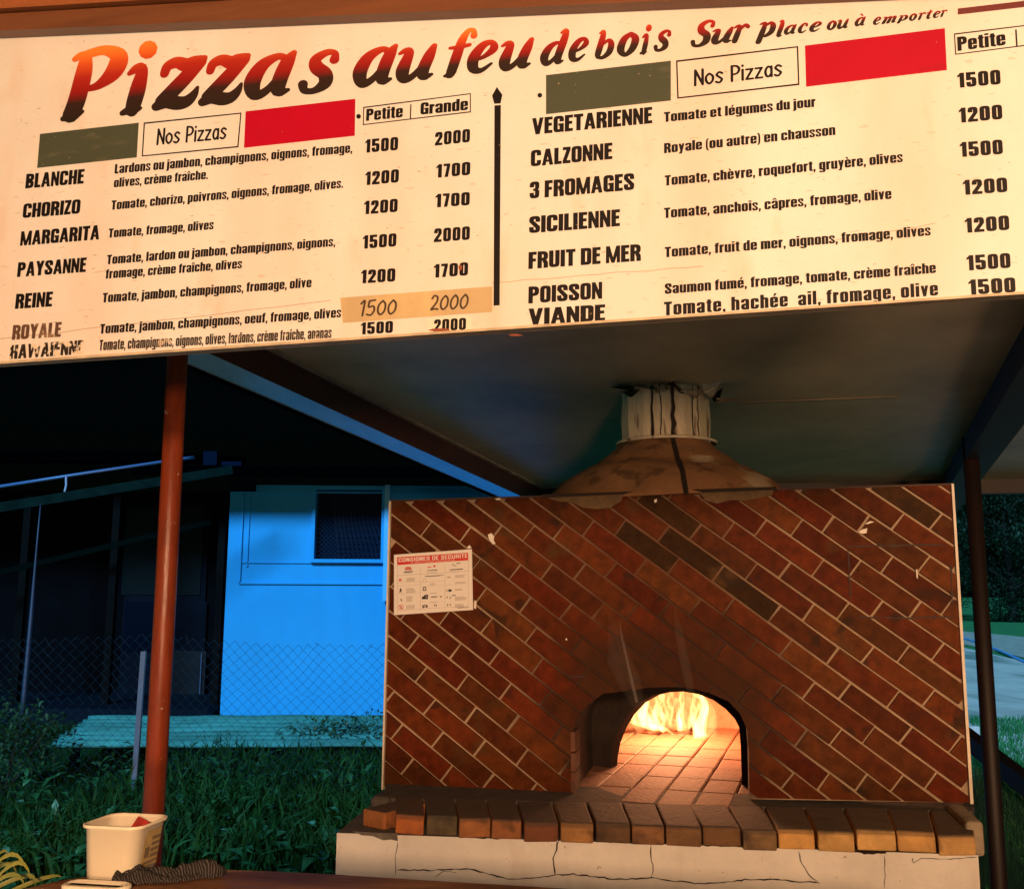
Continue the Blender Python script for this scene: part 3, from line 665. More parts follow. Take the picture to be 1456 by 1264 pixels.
TG = {
 'P': [[(.12, 1.33, .09), (.15, 1.0, .13), (.15, .4, .14), (.1, .08, .13)], [(-.08, 1.30, .05), (.02, 1.36, .07), (.15, 1.36, .08)], [(-.02, .03, .05), (.15, .08, .09), (.30, .14, .04)], [(.15, 1.38, .08), (.45, 1.42, .09), (.74, 1.25, .14), (.72, .93, .14), (.5, .68, .08), (.28, .62, .05)]],
 'i': [[(-.04, .84, .04), (.08, .92, .08), (.2, .9, .09), (.2, .5, .13), (.18, .12, .12), (.2, .05, .07), (.34, .1, .03)], [(.0, .04, .05), (.15, .1, .08)], [(.22, 1.28, .15), (.23, 1.30, .15)]],
 'z': [[(.03, .72, .07), (.06, .87, .08), (.22, .93, .10), (.42, .85, .12), (.58, .9, .11), (.72, .96, .05)], [(.66, .9, .10), (.42, .55, .12), (.12, .15, .12)], [(.03, .06, .08), (.2, .14, .12), (.42, .08, .12), (.58, .1, .10), (.68, .22, .07), (.72, .36, .03)]],
 'a': [[(.64, .84, .07), (.45, .95, .07), (.2, .78, .11), (.1, .4, .13), (.22, .08, .10), (.42, .18, .07), (.58, .5, .05)], [(.72, 1.0, .05), (.65, .8, .11), (.6, .35, .12), (.64, .1, .10), (.8, .12, .04)]],
 's': [[(.60, .76, .09), (.58, .92, .06), (.4, .96, .07), (.2, .82, .10), (.26, .62, .13), (.48, .42, .13), (.52, .2, .12), (.33, .05, .07), (.12, .08, .07), (.05, .24, .09)]],
 'u': [[(-.04, .86, .04), (.08, .93, .07), (.17, .85, .09), (.13, .35, .13), (.22, .08, .10), (.42, .18, .07), (.6, .55, .05)], [(.70, .98, .06), (.65, .7, .11), (.6, .3, .12), (.66, .1, .10), (.82, .14, .04)]],
 'f': [[(.72, 1.22, .09), (.68, 1.38, .06), (.52, 1.38, .07), (.40, 1.1, .11), (.34, .6, .13), (.28, .1, .12), (.2, .03, .06)], [(.08, .90, .04), (.35, .9, .06), (.66, .94, .05)], [(.12, .02, .04), (.3, .08, .07), (.42, .12, .03)]],
 'e': [[(.18, .42, .05), (.4, .5, .06), (.60, .72, .10), (.5, .93, .07), (.28, .86, .10), (.12, .5, .13), (.18, .15, .12), (.4, .05, .07), (.64, .24, .035)]],
 'd': [[(.6, .84, .06), (.42, .92, .07), (.2, .75, .11), (.1, .38, .13), (.22, .08, .10), (.42, .18, .07), (.58, .5, .05)], [(.5, 1.33, .04), (.66, 1.4, .08), (.66, 1.0, .12), (.6, .35, .12), (.64, .1, .10), (.8, .12, .04)]],
 'b': [[(-.04, 1.33, .04), (.10, 1.4, .08), (.13, 1.0, .12), (.1, .3, .12), (.14, .1, .08)], [(.12, .12, .07), (.34, .05, .08), (.58, .28, .12), (.60, .68, .12), (.44, .92, .08), (.2, .72, .05)]],
 'o': [[(.38, .95, .08), (.16, .74, .12), (.12, .3, .13), (.35, .05, .08), (.58, .28, .12), (.62, .7, .13), (.40, .95, .08)]],
 'S': [[(.75, 1.1, .09), (.74, 1.32, .07), (.5, 1.4, .08), (.24, 1.2, .12), (.3, .88, .15), (.6, .6, .15), (.62, .25, .14), (.38, .05, .08), (.12, .1, .08), (.02, .32, .09)]],
 'r': [[(-.04, .86, .04), (.08, .93, .07), (.2, .88, .09), (.17, .5, .12), (.12, .1, .12)], [(.2, .6, .05), (.34, .86, .07), (.48, .95, .08), (.60, .84, .09)]],
 'p': [[(-.06, .88, .04), (.06, .93, .07), (.17, .88, .09), (.15, .3, .12), (.1, -.32, .12)], [(.15, .15, .06), (.34, .05, .08), (.58, .28, .12), (.60, .68, .12), (.44, .92, .08), (.2, .72, .05)]],
 'l': [[(-.04, 1.33, .04), (.10, 1.4, .08), (.15, 1.0, .12), (.12, .3, .12), (.16, .08, .09), (.32, .12, .03)]],
 'c': [[(.58, .70, .09), (.52, .92, .07), (.3, .88, .09), (.12, .5, .13), (.18, .14, .12), (.4, .05, .07), (.62, .24, .035)]],
 'm': [[(-.04, .86, .04), (.08, .93, .07), (.2, .88, .08), (.17, .5, .11), (.12, .08, .11)], [(.2, .6, .05), (.38, .9, .07), (.52, .88, .09), (.5, .4, .11), (.46, .08, .11)], [(.54, .6, .05), (.72, .9, .07), (.86, .88, .09), (.84, .4, .11), (.84, .1, .10), (1.0, .12, .04)]],
 't': [[(.3, 1.22, .06), (.25, .9, .11), (.2, .4, .12), (.26, .08, .10), (.46, .14, .04)], [(.0, .88, .05), (.25, .9, .06), (.5, .94, .05)]],
}
TG['à'] = TG['a'] + [[(.30, 1.38, .07), (.48, 1.18, .05)]]
def tglyph(c): P = []; [P.extend(stroke([(x + .22 * y, y, r_ * 1.2) for x, y, r_ in s])) for s in TG[c]]; return P, 1
NG = {'N': [[(0, 0), (.02, 1.4)], [(.02, 1.38), (.5, .05)], [(.5, .02), (.5, 1.42)]], 'o': [[(.24, .95), (.04, .7), (.04, .3), (.24, .02), (.46, .3), (.46, .7), (.24, .95)]],
 's': [[(.42, .85), (.22, .98), (.05, .75), (.24, .5), (.4, .28), (.22, .02), (.0, .12)]], 'P': [[(.04, 0), (.04, 1.4)], [(.04, 1.4), (.4, 1.32), (.52, 1.0), (.38, .68), (.06, .6)]],
 'i': [[(.05, 0), (.05, .95)], [(.05, 1.28), (.05, 1.34)]], 'z': [[(0, .92), (.4, .92)], [(.4, .92), (.0, .03)], [(0, .03), (.42, .03)]],
 'a': [[(.42, .95), (.42, .02)], [(.42, .8), (.2, .96), (.03, .6), (.06, .2), (.22, .03), (.42, .3)]], ' ': []}
def nglyph(c):
    P = []
    for s in NG[c]: P.extend(stroke(s, .088))
    return P, {'N': .5, 'o': .48, 's': .42, 'P': .5, 'i': .1, 'z': .42, 'a': .44, ' ': .2}[c]
HG = {'1': [[(.05, 1.0), (.28, 1.25), (.26, .6), (.22, 0)]], '5': [[(.5, 1.25), (.1, 1.2)], [(.1, 1.2), (.08, .7), (.4, .75), (.5, .4), (.3, .02), (.0, .08)]], '0': [[(.3, 1.15), (.05, .8), (.02, .3), (.22, .0), (.48, .3), (.5, .85), (.3, 1.15)]],
 '2': [[(.05, .95), (.2, 1.2), (.45, 1.05), (.4, .6), (.05, .05), (.3, .1), (.55, .05)]]}
def hglyph(c):
    P = []
    for s in HG[c]: P.extend(stroke(s, .075))
    return P, {'1': .3}.get(c, .52)

# ================================================================== THE MENU BOARD
SYAW = R(14.0); SP = vplane(728, 470, 1.72, SYAW)
M_board = mat('cream_board_paint', (.74, .73, .70), .6, .10, 3.0, .04, 25)
mixin(M_board, noisefac(M_board, 90, .70, .74, (1, 1, 2.5)), (.20, .12, .06), .55)
mixin(M_board, noisefac(M_board, 2.6, .45, .75, (1.6, 1.6, .45)), (.66, .46, .35), .5)
mixin(M_board, noisefac(M_board, 9.0, .60, .74, (1.3, 1.3, .5)), (.62, .42, .28), .35)
mixin(M_board, noisefac(M_board, 60, .66, .70, (.6, .6, 2.5)), (.45, .30, .18), .35)
M_ink = mat('black_vinyl', (.006, .004, .004), .6, spec=.2)
M_inkworn = mat('worn_black_vinyl', (.02, .012, .008), .5)
mixin(M_inkworn, noisefac(M_inkworn, 60, .60, .66), (.55, .42, .28), .75)
M_inkvw = mat('flaking_black_vinyl', (.02, .012, .008), .5)
mixin(M_inkvw, noisefac(M_inkvw, 48, .555, .59), (.72, .6, .45), .95)
M_faded = mat('faded_brown_vinyl', (.10, .05, .03), .5); mixin(M_faded, noisefac(M_faded, 20, .5, .6), (.32, .2, .12), .8)
M_green = mat('olive_green_vinyl', (.062, .075, .048), .6, .12, 6, spec=.2)
M_redv = mat('red_vinyl', (.42, .001, .02), .6, .1, 5, spec=.15)
board = thing('menu_board', 'long cream pizza menu board with black dish names and prices, hanging above the counter', 'menu board', SP.at(728, 300))
def Sg(px, py, off=0.0): return SP.at(px, py, off)
corners = [Sg(-130, 527), Sg(1620, 408), Sg(1620, -130), Sg(-130, -60)]
MB().prism(corners, -SP.n * .018).ob('panel', M_board, board)
# timber edging under the panel
MB().prism([Sg(-130, 527, .004), Sg(1620, 408, .004), Sg(1620, 404.5, .004), Sg(-130, 523.5, .004)], -SP.n * .026).ob('edge_strip', mat('cream_edge', (.62, .50, .34), .6, .4, 20), board)
def on_board(name, pv, fs, m, off=.0007, **k): return mesh_ob(name, [Sg(x, y, off) for x, y in pv], [f[::-1] for f in fs], m, board, **k)
def line_text(name, text, x0, y0, x1, y1, capv, m=None, fn=glyph, key='i', gap=.05, slant=0.0, base=1.0, vs=0.0):
    v, f, w = run(text, fn, key, gap); sl_ = (y1 - y0) / (x1 - x0); sc = (x1 - x0) / w
    vert = (x0 - 790) / 9600.0                            # uprights lean with the place on the board
    pv = []
    for a, b in v:
        X = x0 + a * sc; Y = y0 + (X - x0) * sl_; hgt = b / base * capv
        pv.append((X + hgt * (-(X - 905) / 9000.0) + slant * hgt, Y - hgt))
    return on_board(name, pv, f, m or M_ink)
mixin(M_green, noisefac(M_green, 22, .60, .72, (.6, 1, 2)), (.16, .15, .10), .35); mixin(M_green, noisefac(M_green, 120, .70, .74), (.4, .34, .24), .5)
mixin(M_redv, noisefac(M_redv, 14, .58, .72, (.6, 1, 2)), (.30, .005, .02), .5); mixin(M_redv, noisefac(M_redv, 120, .71, .75), (.5, .2, .15), .5)
mixin(M_ink, noisefac(M_ink, 150, .70, .73), (.3, .2, .12), .6)
def quad(name, pts, m, off=.0004, **k): return on_board(name, pts, [[0, 1, 2, 3]], m, off, **k)
def frame_rect(name, pts, t, m):
    c = (sum(p[0] for p in pts) / 4, sum(p[1] for p in pts) / 4); inn = []
    for x, y in pts: inn.append((x + math.copysign(t, c[0] - x), y + math.copysign(t, c[1] - y)))
    v = list(pts) + inn; return on_board(name, v, [[i, (i + 1) % 4, (i + 1) % 4 + 4, i + 4] for i in range(4)], m)
quad('green_stripe', [(57, 191), (197.5, 175), (194.6, 224.3), (52.9, 239.3)], M_green)
quad('red_stripe', [(349.3, 159), (505.4, 141), (504.6, 193.6), (347, 210.7)], M_redv)
quad('green_stripe', [(776.4, 107.5), (953.9, 86.9), (953.9, 143.5), (776.4, 163)], M_green)
quad('red_stripe', [(1144.5, 65.6), (1343.3, 40.8), (1346.4, 100.3), (1146.2, 124)], M_redv)
frame_rect('heading_frame', [(204.6, 175), (343.6, 160.7), (339.3, 210), (201.8, 223.2)], 1.7, M_ink)
frame_rect('heading_frame', [(961.3, 86.8), (1134.9, 66.3), (1136.7, 121.5), (963, 141)], 2.0, M_ink)
line_text('heading', 'Nos Pizzas', 224, 206, 320.7, 197.5, 21.4, fn=nglyph, key='n', gap=.2, base=1.4)
line_text('heading', 'Nos Pizzas', 988.5, 122.3, 1110.8, 108, 21.5, fn=nglyph, key='n', gap=.2, base=1.4)
frame_rect('price_frame', [(516.7, 152.8), (669.6, 133.2), (669.6, 160.4), (516, 178.6)], 1.4, M_ink)
frame_rect('price_frame', [(1356.4, 48.5), (1535, 27), (1537, 56), (1358, 78.7)], 1.5, M_ink)
for a in (('Petite', 520.5, 172.7, 572.7, 167.2, 17), ('Grande', 597.8, 163.8, 665.4, 157, 17), ('Petite', 1361.7, 73.4, 1430, 64.8, 20), ('Grande', 1460, 60.5, 1530, 51.5, 20)): line_text('size_heading', *a)
line_text('size_divider', '|', 582.8, 168, 584.6, 167.8, 18); line_text('size_divider', '|', 1444.6, 65, 1446.8, 64.6, 21)
for x, y in ((510.2, 166.2), (767.8, 136.3)):
    on_board('screw_head', [(x + 3.4 * math.cos(k * .7), y + 3.4 * math.sin(k * .7)) for k in range(9)], [list(range(9))], M_ink, .0012)
on_board('divider_arrow', [(706.6, 124.3), (714.5, 135.6), (711.9, 147.7), (702.9, 148.2), (699.8, 136.6)], [[0, 1, 2, 3, 4]], M_ink)
on_board('divider_bar', [(703.2, 150.6), (712.3, 150), (710.6, 434.4), (701.9, 435)], [[0, 1, 2, 3]], M_ink)
on_board('title_rule', [(1361.7, 13), (1560, -10), (1560, -1), (1361.7, 21.6)], [[0, 1, 2, 3]], mat('maroon_vinyl', (.12, .012, .012), .4))
names = [('BLANCHE', 36, 268.6, 119, 261.4, 20.7), ('CHORIZO', 32.1, 310.7, 113.6, 304, 20.5), ('MARGARITA', 28.6, 350, 141, 340.7, 20.5), ('PAYSANNE', 24.3, 394.3, 122, 387, 20.7), ('REINE', 21.4, 439.6, 74, 436, 21.3),
 ('ROYALE', 17, 483.6, 86.4, 479, 21, M_faded), ('HAWAIENNE', 13.6, 511, 118, 503.5, 20, M_inkvw),
 ('VEGETARIENNE', 756.4, 192.3, 927.5, 175.8, 23.3), ('CALZONNE', 754.7, 237.6, 870.8, 226.6, 23.3), ('3 FROMAGES', 753, 283.2, 901.9, 270.3, 24), ('SICILIENNE', 752.3, 332.3, 881.6, 321.8, 24), ('FRUIT DE MER', 751.3, 383, 911.3, 371.2, 24), ('POISSON', 751.3, 432, 856.3, 425, 24), ('VIANDE', 751.3, 462.2, 860.5, 456, 23)]
for a in names: line_text('dish_name', *a)
desc = [('Lardons ou jambon, champignons, oignons, fromage,', 163, 247.5, 501, 217.5, 13.4), ('olives, crème fraîche.', 161.8, 267, 295.7, 255, 13), ('Tomate, chorizo, poivrons, oignons, fromage, olives.', 158.2, 299, 488, 267.5, 13.2),
 ('Tomate, fromage, olives', 154.3, 338.6, 303.6, 326.4, 13), ('Tomate, lardon ou jambon, champignons, oignons,', 151.8, 376.4, 476.8, 350.4, 13.3), ('fromage, crème fraîche, olives', 150, 396.8, 344, 381.8, 13.2),
 ('Tomate, jambon, champignons, fromage, olive', 145.7, 430.7, 442.9, 408.6, 13.6), ('Tomate, jambon, champignons, oeuf, fromage, olives', 142, 475, 485, 451.4, 13.8),
 ('Tomate, champignons, oignons, olives, lardons, crème fraîche, ananas', 141, 498.6, 471.4, 480.7, 15, M_inkworn),
 ('Tomate et légumes du jour', 944.3, 174.3, 1159.7, 152.4, 14), ('Royale (ou autre) en chausson', 944.3, 218.6, 1188, 192.4, 14.2), ('Tomate, chèvre, roquefort, gruyère, olives', 945.3, 264.7, 1283.7, 231, 14.5),
 ('Tomate, anchois, câpres, fromage, olive', 944.3, 310.8, 1267.8, 283.2, 14.6), ('Tomate, fruit de mer, oignons, fromage, olives', 945.3, 366.4, 1323.4, 335.2, 14.6), ('Saumon fumé, fromage, tomate, crème fraîche', 945.3, 418.5, 1330.9, 388.4, 14.8),
 ('Tomate, hachée  ail, fromage, olive', 944.3, 449, 1334, 420.3, 19.3)]
for a in desc: line_text('dish_description', *a, **({'gap': .06} if a[5] < 19 else {'gap': .10}))
price = [('1500', 518.8, 218, 565.9, 214, 19), ('2000', 618.4, 207.8, 668.2, 202.6, 19), ('1200', 519, 264, 567, 259.8, 19), ('1700', 620, 253.5, 668.6, 249.3, 19), ('1200', 517.3, 305.3, 565.3, 301.8, 19), ('1700', 618.9, 295.5, 667.9, 292.3, 19),
 ('1500', 515.5, 354.3, 563.5, 350.8, 19), ('2000', 617, 344.9, 668, 341.4, 19.5), ('1200', 513, 403.4, 562, 400.6, 19), ('1700', 616.4, 395.3, 665.5, 392, 19), ('1500', 512.7, 476, 558.6, 473.4, 17), ('2000', 617, 471.7, 662.6, 469, 17),
 ('1500', 1361.7, 125.8, 1423, 120.5, 21), ('1200', 1363.8, 175.4, 1425.5, 170, 21), ('1500', 1365.2, 224, 1426.2, 219.7, 21), ('1200', 1369.5, 277.8, 1432.6, 273.6, 21), ('1200', 1372.3, 331.7, 1435.4, 327.4, 21), ('1500', 1374.8, 385.2, 1437.2, 381.3, 21.5), ('1500', 1377.6, 419.6, 1444.3, 416, 21.5)]
for a in price: line_text('price', *a, gap=.10)
M_tape = mat('brown_parcel_tape', (.62, .47, .25), .35, .2, 12); mixin(M_tape, noisefac(M_tape, 9, .5, .62, (1, 1, .5)), (.45, .34, .2), .6)
v = [(484, 423.7), (700, 407.6), (700, 443.7), (487.5, 459.4)]
tp = quad('tape_patch', v, M_tape, .0006)
v = [(609, 453.5), (670, 449.5), (670.5, 468.5), (610, 473)]
quad('price_sticker', v, mat('pale_sticker', (.74, .68, .56), .5), .0004)
M_pencil = mat('brown_marker', (.05, .025, .01), .6)
for tx, x0_, y0_, x1_, y1_ in (('1500', 511, 449.5, 562, 446.5), ('2000', 612, 441.5, 664, 438.5)):
    v, f, w_ = run(tx, hglyph, 'h', .22); sc = (x1_ - x0_) / w_
    on_board('handwritten_price', [(x0_ + a * sc + b * 2, y0_ + a * sc * (y1_ - y0_) / (x1_ - x0_) - b * 17) for a, b in v], f, M_pencil, .0012)
# rust marks
M_rust = mat('rust_stain', (.30, .07, .03), .8, .4, 40)
for x, y, w_, h_ in ((628, 470, 20, 3), (655, 381, 3, 5), (733, 477, 12, 2)):
    on_board('rust_mark', [(x + w_ * math.cos(k * .8) * random.uniform(.6, 1), y + h_ * math.sin(k * .8) * random.uniform(.6, 1)) for k in range(8)], [list(range(8))], M_rust, .0014)
M_scr = mat('scratch_brown', (.33, .2, .1), .8)
for _ in range(40):
    x, y = random.uniform(20, 1440), random.uniform(60, 460); l_ = random.uniform(1.5, 6); a_ = random.uniform(-.3, .3) + (1.3 if random.random() < .2 else 0)
    if y > 500 - x * .062: continue
    dx, dy = math.cos(a_) * l_, math.sin(a_) * l_; on_board('scratch', [(x, y), (x + dx, y + dy), (x + dx - dy * .06, y + dy + .9), (x, y + .9)], [[0, 1, 2, 3]], M_scr, .0003)
# long hairline cracks in the paint
for a_, b_ in (((0, 482), (470, 428)), ((700, 402), (1000, 378)), ((1170, 345), (1330, 318))):
    n = 12; pv = []
    for k in range(n + 1):
        x = a_[0] + (b_[0] - a_[0]) * k / n; y = a_[1] + (b_[1] - a_[1]) * k / n + random.uniform(-1, 1); pv += [(x, y), (x, y + .7)]
    on_board('hairline_crack', pv, [[2 * k, 2 * k + 2, 2 * k + 3, 2 * k + 1] for k in range(n)], M_scr, .0003)
# title, letter by letter: (char, x0, x1, y_bottom_left, y_top_right)
M_title = bpy.data.materials.new('flame_title_vinyl'); M_title.use_nodes = True
n_ = M_title.node_tree; at_ = n_.nodes.new('ShaderNodeAttribute'); at_.attribute_name = 'height'; cr = n_.nodes.new('ShaderNodeValToRGB')
el = cr.color_ramp.elements; el[0].position = .0; el[0].color = (.02, .012, .008, 1); el[1].position = 1; el[1].color = (.80, .22, .03, 1)
for p_, c_ in ((.26, (.03, .012, .008, 1)), (.42, (.25, .008, .006, 1)), (.62, (.36, .02, .01, 1)), (.80, (.58, .08, .015, 1))): e_ = el.new(p_); e_.color = c_
n_.links.new(at_.outputs['Fac'], cr.inputs[0]); n_.links.new(cr.outputs[0], n_.nodes['Principled BSDF'].inputs['Base Color']); n_.nodes['Principled BSDF'].inputs['Roughness'].default_value = .6; n_.nodes['Principled BSDF'].inputs['Specular IOR Level'].default_value = .2
M_title2 = mat('worn_title_vinyl', (.20, .02, .012), .4)
def z1(x, y): return x / 2.8, y / 2.8
def z2(x, y): return 480 + x / 2.912, y / 2.912
def z3(x, y): return 940 + x / 2.822, y / 2.822
T = [('P', z1, 240, 512, 495, 172), ('i', z1, 476, 628, 472, 160), ('z', z1, 603, 828, 452, 214), ('z', z1, 788, 1000, 433, 206), ('a', z1, 970, 1184, 407, 200), ('s', z1, 1186, 1352, 384, 192),
 ('a', z2, 62, 252, 372, 182), ('u', z2, 240, 414, 352, 180), ('f', z2, 437, 580, 330, 114), ('e', z2, 535, 667, 313, 162), ('u', z2, 667, 815, 302, 155), ('d', z2, 838, 960, 280, 118), ('e', z2, 955, 1042, 263, 152), ('b', z2, 1065, 1147, 252, 120), ('o', z2, 1156, 1250, 242, 130), ('i', z2, 1250, 1302, 232, 102), ('s', z2, 1308, 1382, 220, 122),
 ('S', z3, 118, 218, 196, 78), ('u', z3, 200, 292, 184, 108), ('r', z3, 283, 358, 178, 94), ('p', z3, 378, 462, 181, 84), ('l', z3, 462, 496, 153, 80), ('a', z3, 492, 545, 144, 98), ('c', z3, 548, 590, 138, 92), ('e', z3, 594, 646, 133, 86),
 ('o', z3, 664, 706, 126, 82), ('u', z3, 705, 754, 121, 76), ('à', z3, 776, 822, 110, 54), ('e', z3, 850, 884, 104, 68), ('m', z3, 884, 946, 100, 64), ('p', z3, 945, 992, 98, 60), ('o', z3, 994, 1028, 88, 54), ('r', z3, 1030, 1064, 84, 50), ('t', z3, 1064, 1092, 80, 40), ('e', z3, 1090, 1122, 76, 44), ('r', z3, 1120, 1150, 72, 40)]
for c, zf, x0_, x1_, yb, yt in T:
    (v, f), _w = gmesh(c, tglyph, 't'); xa_, ya_ = zf(x0_, yb); xb_, yb_ = zf(x1_, yt)
    mx0, mx1 = min(p[0] for p in v), max(p[0] for p in v); my0, my1 = min(p[1] for p in v), max(p[1] for p in v)
    H_ = (ya_ - yb_) - .115 * (xb_ - xa_); pv = []
    for x, y in v:
        X = xa_ + (x - mx0) / (mx1 - mx0) * (xb_ - xa_); pv.append((X, ya_ - (y - my0) / (my1 - my0) * H_ - .115 * (X - xa_)))
    o = on_board('title_letter', pv, f, M_title)
    at = o.data.attributes.new('height', 'FLOAT', 'POINT')
    big = zf is z1 or (zf is z2 and x0_ < 830)
    for i, (x, y) in enumerate(v): at.data[i].value = (y + .05) / 1.5 * (1.0 if big else (.72 if zf is z2 else .62)) + (0 if big else .02)

# fascia timber above the board
M_fascia = mat('varnished_fascia', (.19, .070, .030), .35, .35, 5, .12, 30, stretch=(.3, 1, 4))
FPn = Plane(SP.p + SP.n * .03, SP.n)
t = thing('fascia_beam', 'varnished brown timber fascia crossing above the menu board', 'beam', FPn.at(400, 30))
MB().prism([FPn.at(-150, 51), FPn.at(1600, -28), FPn.at(1600, -74), FPn.at(-150, 29)], -SP.n * .027).ob('lower_board', M_fascia, t)
MB().prism([FPn.at(-150, 27.5, .015), FPn.at(1600, -76, .015), FPn.at(1600, -210, .015), FPn.at(-150, -160, .015)], -SP.n * .04).ob('upper_board', mat('orange_fascia', (.34, .11, .035), .4, .3, 6, .1, 30, stretch=(.3, 1, 4)), t)
for px in (30, 1400):
    p = Sg(px, 30); MB().bar(p - SP.n * .03, V((p.x, p.y + .05, 2.75)), .03, .03, (0, 1, 0)).ob('hanger', M_beam, board)

# ================================================================== THE OVEN
def OPt(px, py, off=0.0): return OP.at(px, py, off)
# survey grid of the brick face -> photo -> plane (a gentle out-of-square map)
def homog(src, dst):
    A_m = []
    for (x, y), (u, v_) in zip(src, dst): A_m += [[x, y, 1, 0, 0, 0, -u * x, -u * y, -u], [0, 0, 0, x, y, 1, -v_ * x, -v_ * y, -v_]]
    return np.linalg.svd(np.array(A_m, float))[2][-1].reshape(3, 3)
GW, GH = 2.2, 1.17
WC = [(556, 712), (1353, 688), (545, 1122), (1380, 1142)]
Hm = homog([(0, GH), (GW, GH), (0, 0), (GW, 0)], WC); Hi = np.linalg.inv(Hm)
def uv2w(u, v_, off=0.0):
    p = Hm @ np.array([u, v_, 1.0]); return OP.at(p[0] / p[2], p[1] / p[2], off)
def px2uv(x, y): p = Hi @ np.array([x, y, 1.0]); return p[0] / p[2], p[1] / p[2]
ZH = (OPt(545, 1122).z + OPt(1380, 1142).z) / 2
oven = thing('pizza_oven', 'wood-fired brick pizza oven with diagonal red brick front, arched mouth and plaster hood', 'oven', OPt(955, 1130) + wall_in * 1.0 - V((0, 0, ZH)) + V((0, 0, 0)))
arch = [(815, 1131), (812, 1085), (813, 1045), (820, 1020), (836, 1001), (858, 986), (884, 983), (918, 978), (952, 976.5), (985, 978.5), (1013, 987), (1036, 997), (1052, 1014), (1062, 1036), (1065, 1070), (1066, 1137)]
M_mortar = mat('pale_mortar', (.42, .30, .20), .9, .25, 20, .4, 120)
ac = OPt(940, 1010)
soot_c = tuple(ac)
def sootify(m, col=(.035, .013, .006), amt=.72, lo=.25, hi=.46): mixin(m, worlddist(m, soot_c, (1.0, .3, 1.15), lo, hi), col, amt)
mixin(M_mortar, worlddist(M_mortar, tuple(OPt(915, 850)), (1.0, .2, .8), .10, .75), (.10, .035, .014), .95)
sootify(M_mortar, amt=.97, lo=.36, hi=.56)
M_brick = mat('glazed_brick', (.145, .028, .007), .6, .5, 25, .12, 90, spec=.07)
n_ = M_brick.node_tree; b_, i_, s_ = basecol(M_brick); oi = n_.nodes.new('ShaderNodeObjectInfo'); mx = n_.nodes.new('ShaderNodeMix'); mx.data_type = 'RGBA'; mx.blend_type = 'MULTIPLY'; mx.inputs[0].default_value = 1
n_.links.new(s_, mx.inputs[6]); n_.links.new(oi.outputs['Color'], mx.inputs[7]); n_.links.new(mx.outputs[2], i_)
mixin(M_brick, noisefac(M_brick, 6.5, .60, .70, coord='Object', detail=3), (.075, .035, .012), .75)
mixin(M_brick, noisefac(M_brick, 9, .62, .70, (1, 1, 1), detail=2, dist=.5), (.022, .012, .008), .7)
mixin(M_brick, noisefac(M_brick, 160, .72, .76), (.35, .22, .14), .5)
sootify(M_brick, amt=.75)
M_whitep = mat('cream_masonry_paint', (.90, .86, .80), .7, .18, 4, .25, 35)
mixin(M_whitep, noisefac(M_whitep, 5, .58, .75, (2.2, 2.2, .5)), (.45, .30, .20), .3)
mixin(M_whitep, noisefac(M_whitep, 60, .69, .73), (.25, .15, .09), .6)
poly = [OPt(*WC[2], -.012)] + [OPt(x, y, -.012) for x, y in arch] + [OPt(*WC[3], -.012), OPt(*WC[1], -.012), OPt(*WC[0], -.012)]
fw = MB().prism(poly[::-1], wall_in * .10).ob('front_wall', M_mortar, oven)
# bricks
AUV = [px2uv(*p) for p in arch]; acx = sum(p[0] for p in AUV) / len(AUV); acy = sum(p[1] for p in AUV) / len(AUV)
AUV = [(x, y - (.05 if i in (0, len(AUV) - 1) else 0)) for i, (x, y) in enumerate(AUV)]
ANG = R(37.5); PIT = .0795; BL = .262; J = .0092
dl = (math.cos(ANG), -math.sin(ANG)); dp = (-math.sin(ANG), -math.cos(ANG)); phs = -.0104
offs = {-27: 1.07, -26: .96, -25: .865, -24: .761, -23: .675, -22: .566, -21: .473, -20: .375, -19: .278, -18: .387, -17: .023, -16: -.064, -15: -.16, -14: -.268, -13: -.37, -12: -.517, -11: -.424, -10: -.067, -9: .036, -8: -.107, -7: -.007, -6: -.162, -5: -.054, -4: .052, -3: -.099, -2: .021, -1: .12, 0: .0, -28: 1.16, -29: 1.26}
rect = [(0.004, 0.002), (GW - .004, 0.002), (GW - .004, GH - .002), (0.004, GH - .002)]
def ccw(p): 
    a = sum(p[i][0] * p[(i + 1) % len(p)][1] - p[(i + 1) % len(p)][0] * p[i][1] for i in range(len(p))); return p if a > 0 else p[::-1]
dark_px = [(1010, 800), (1070, 862), (1265, 995), (1340, 1065), (905, 775), (1310, 745), (955, 742)]
dark_uv = [px2uv(*p) for p in dark_px]
random.seed(11)
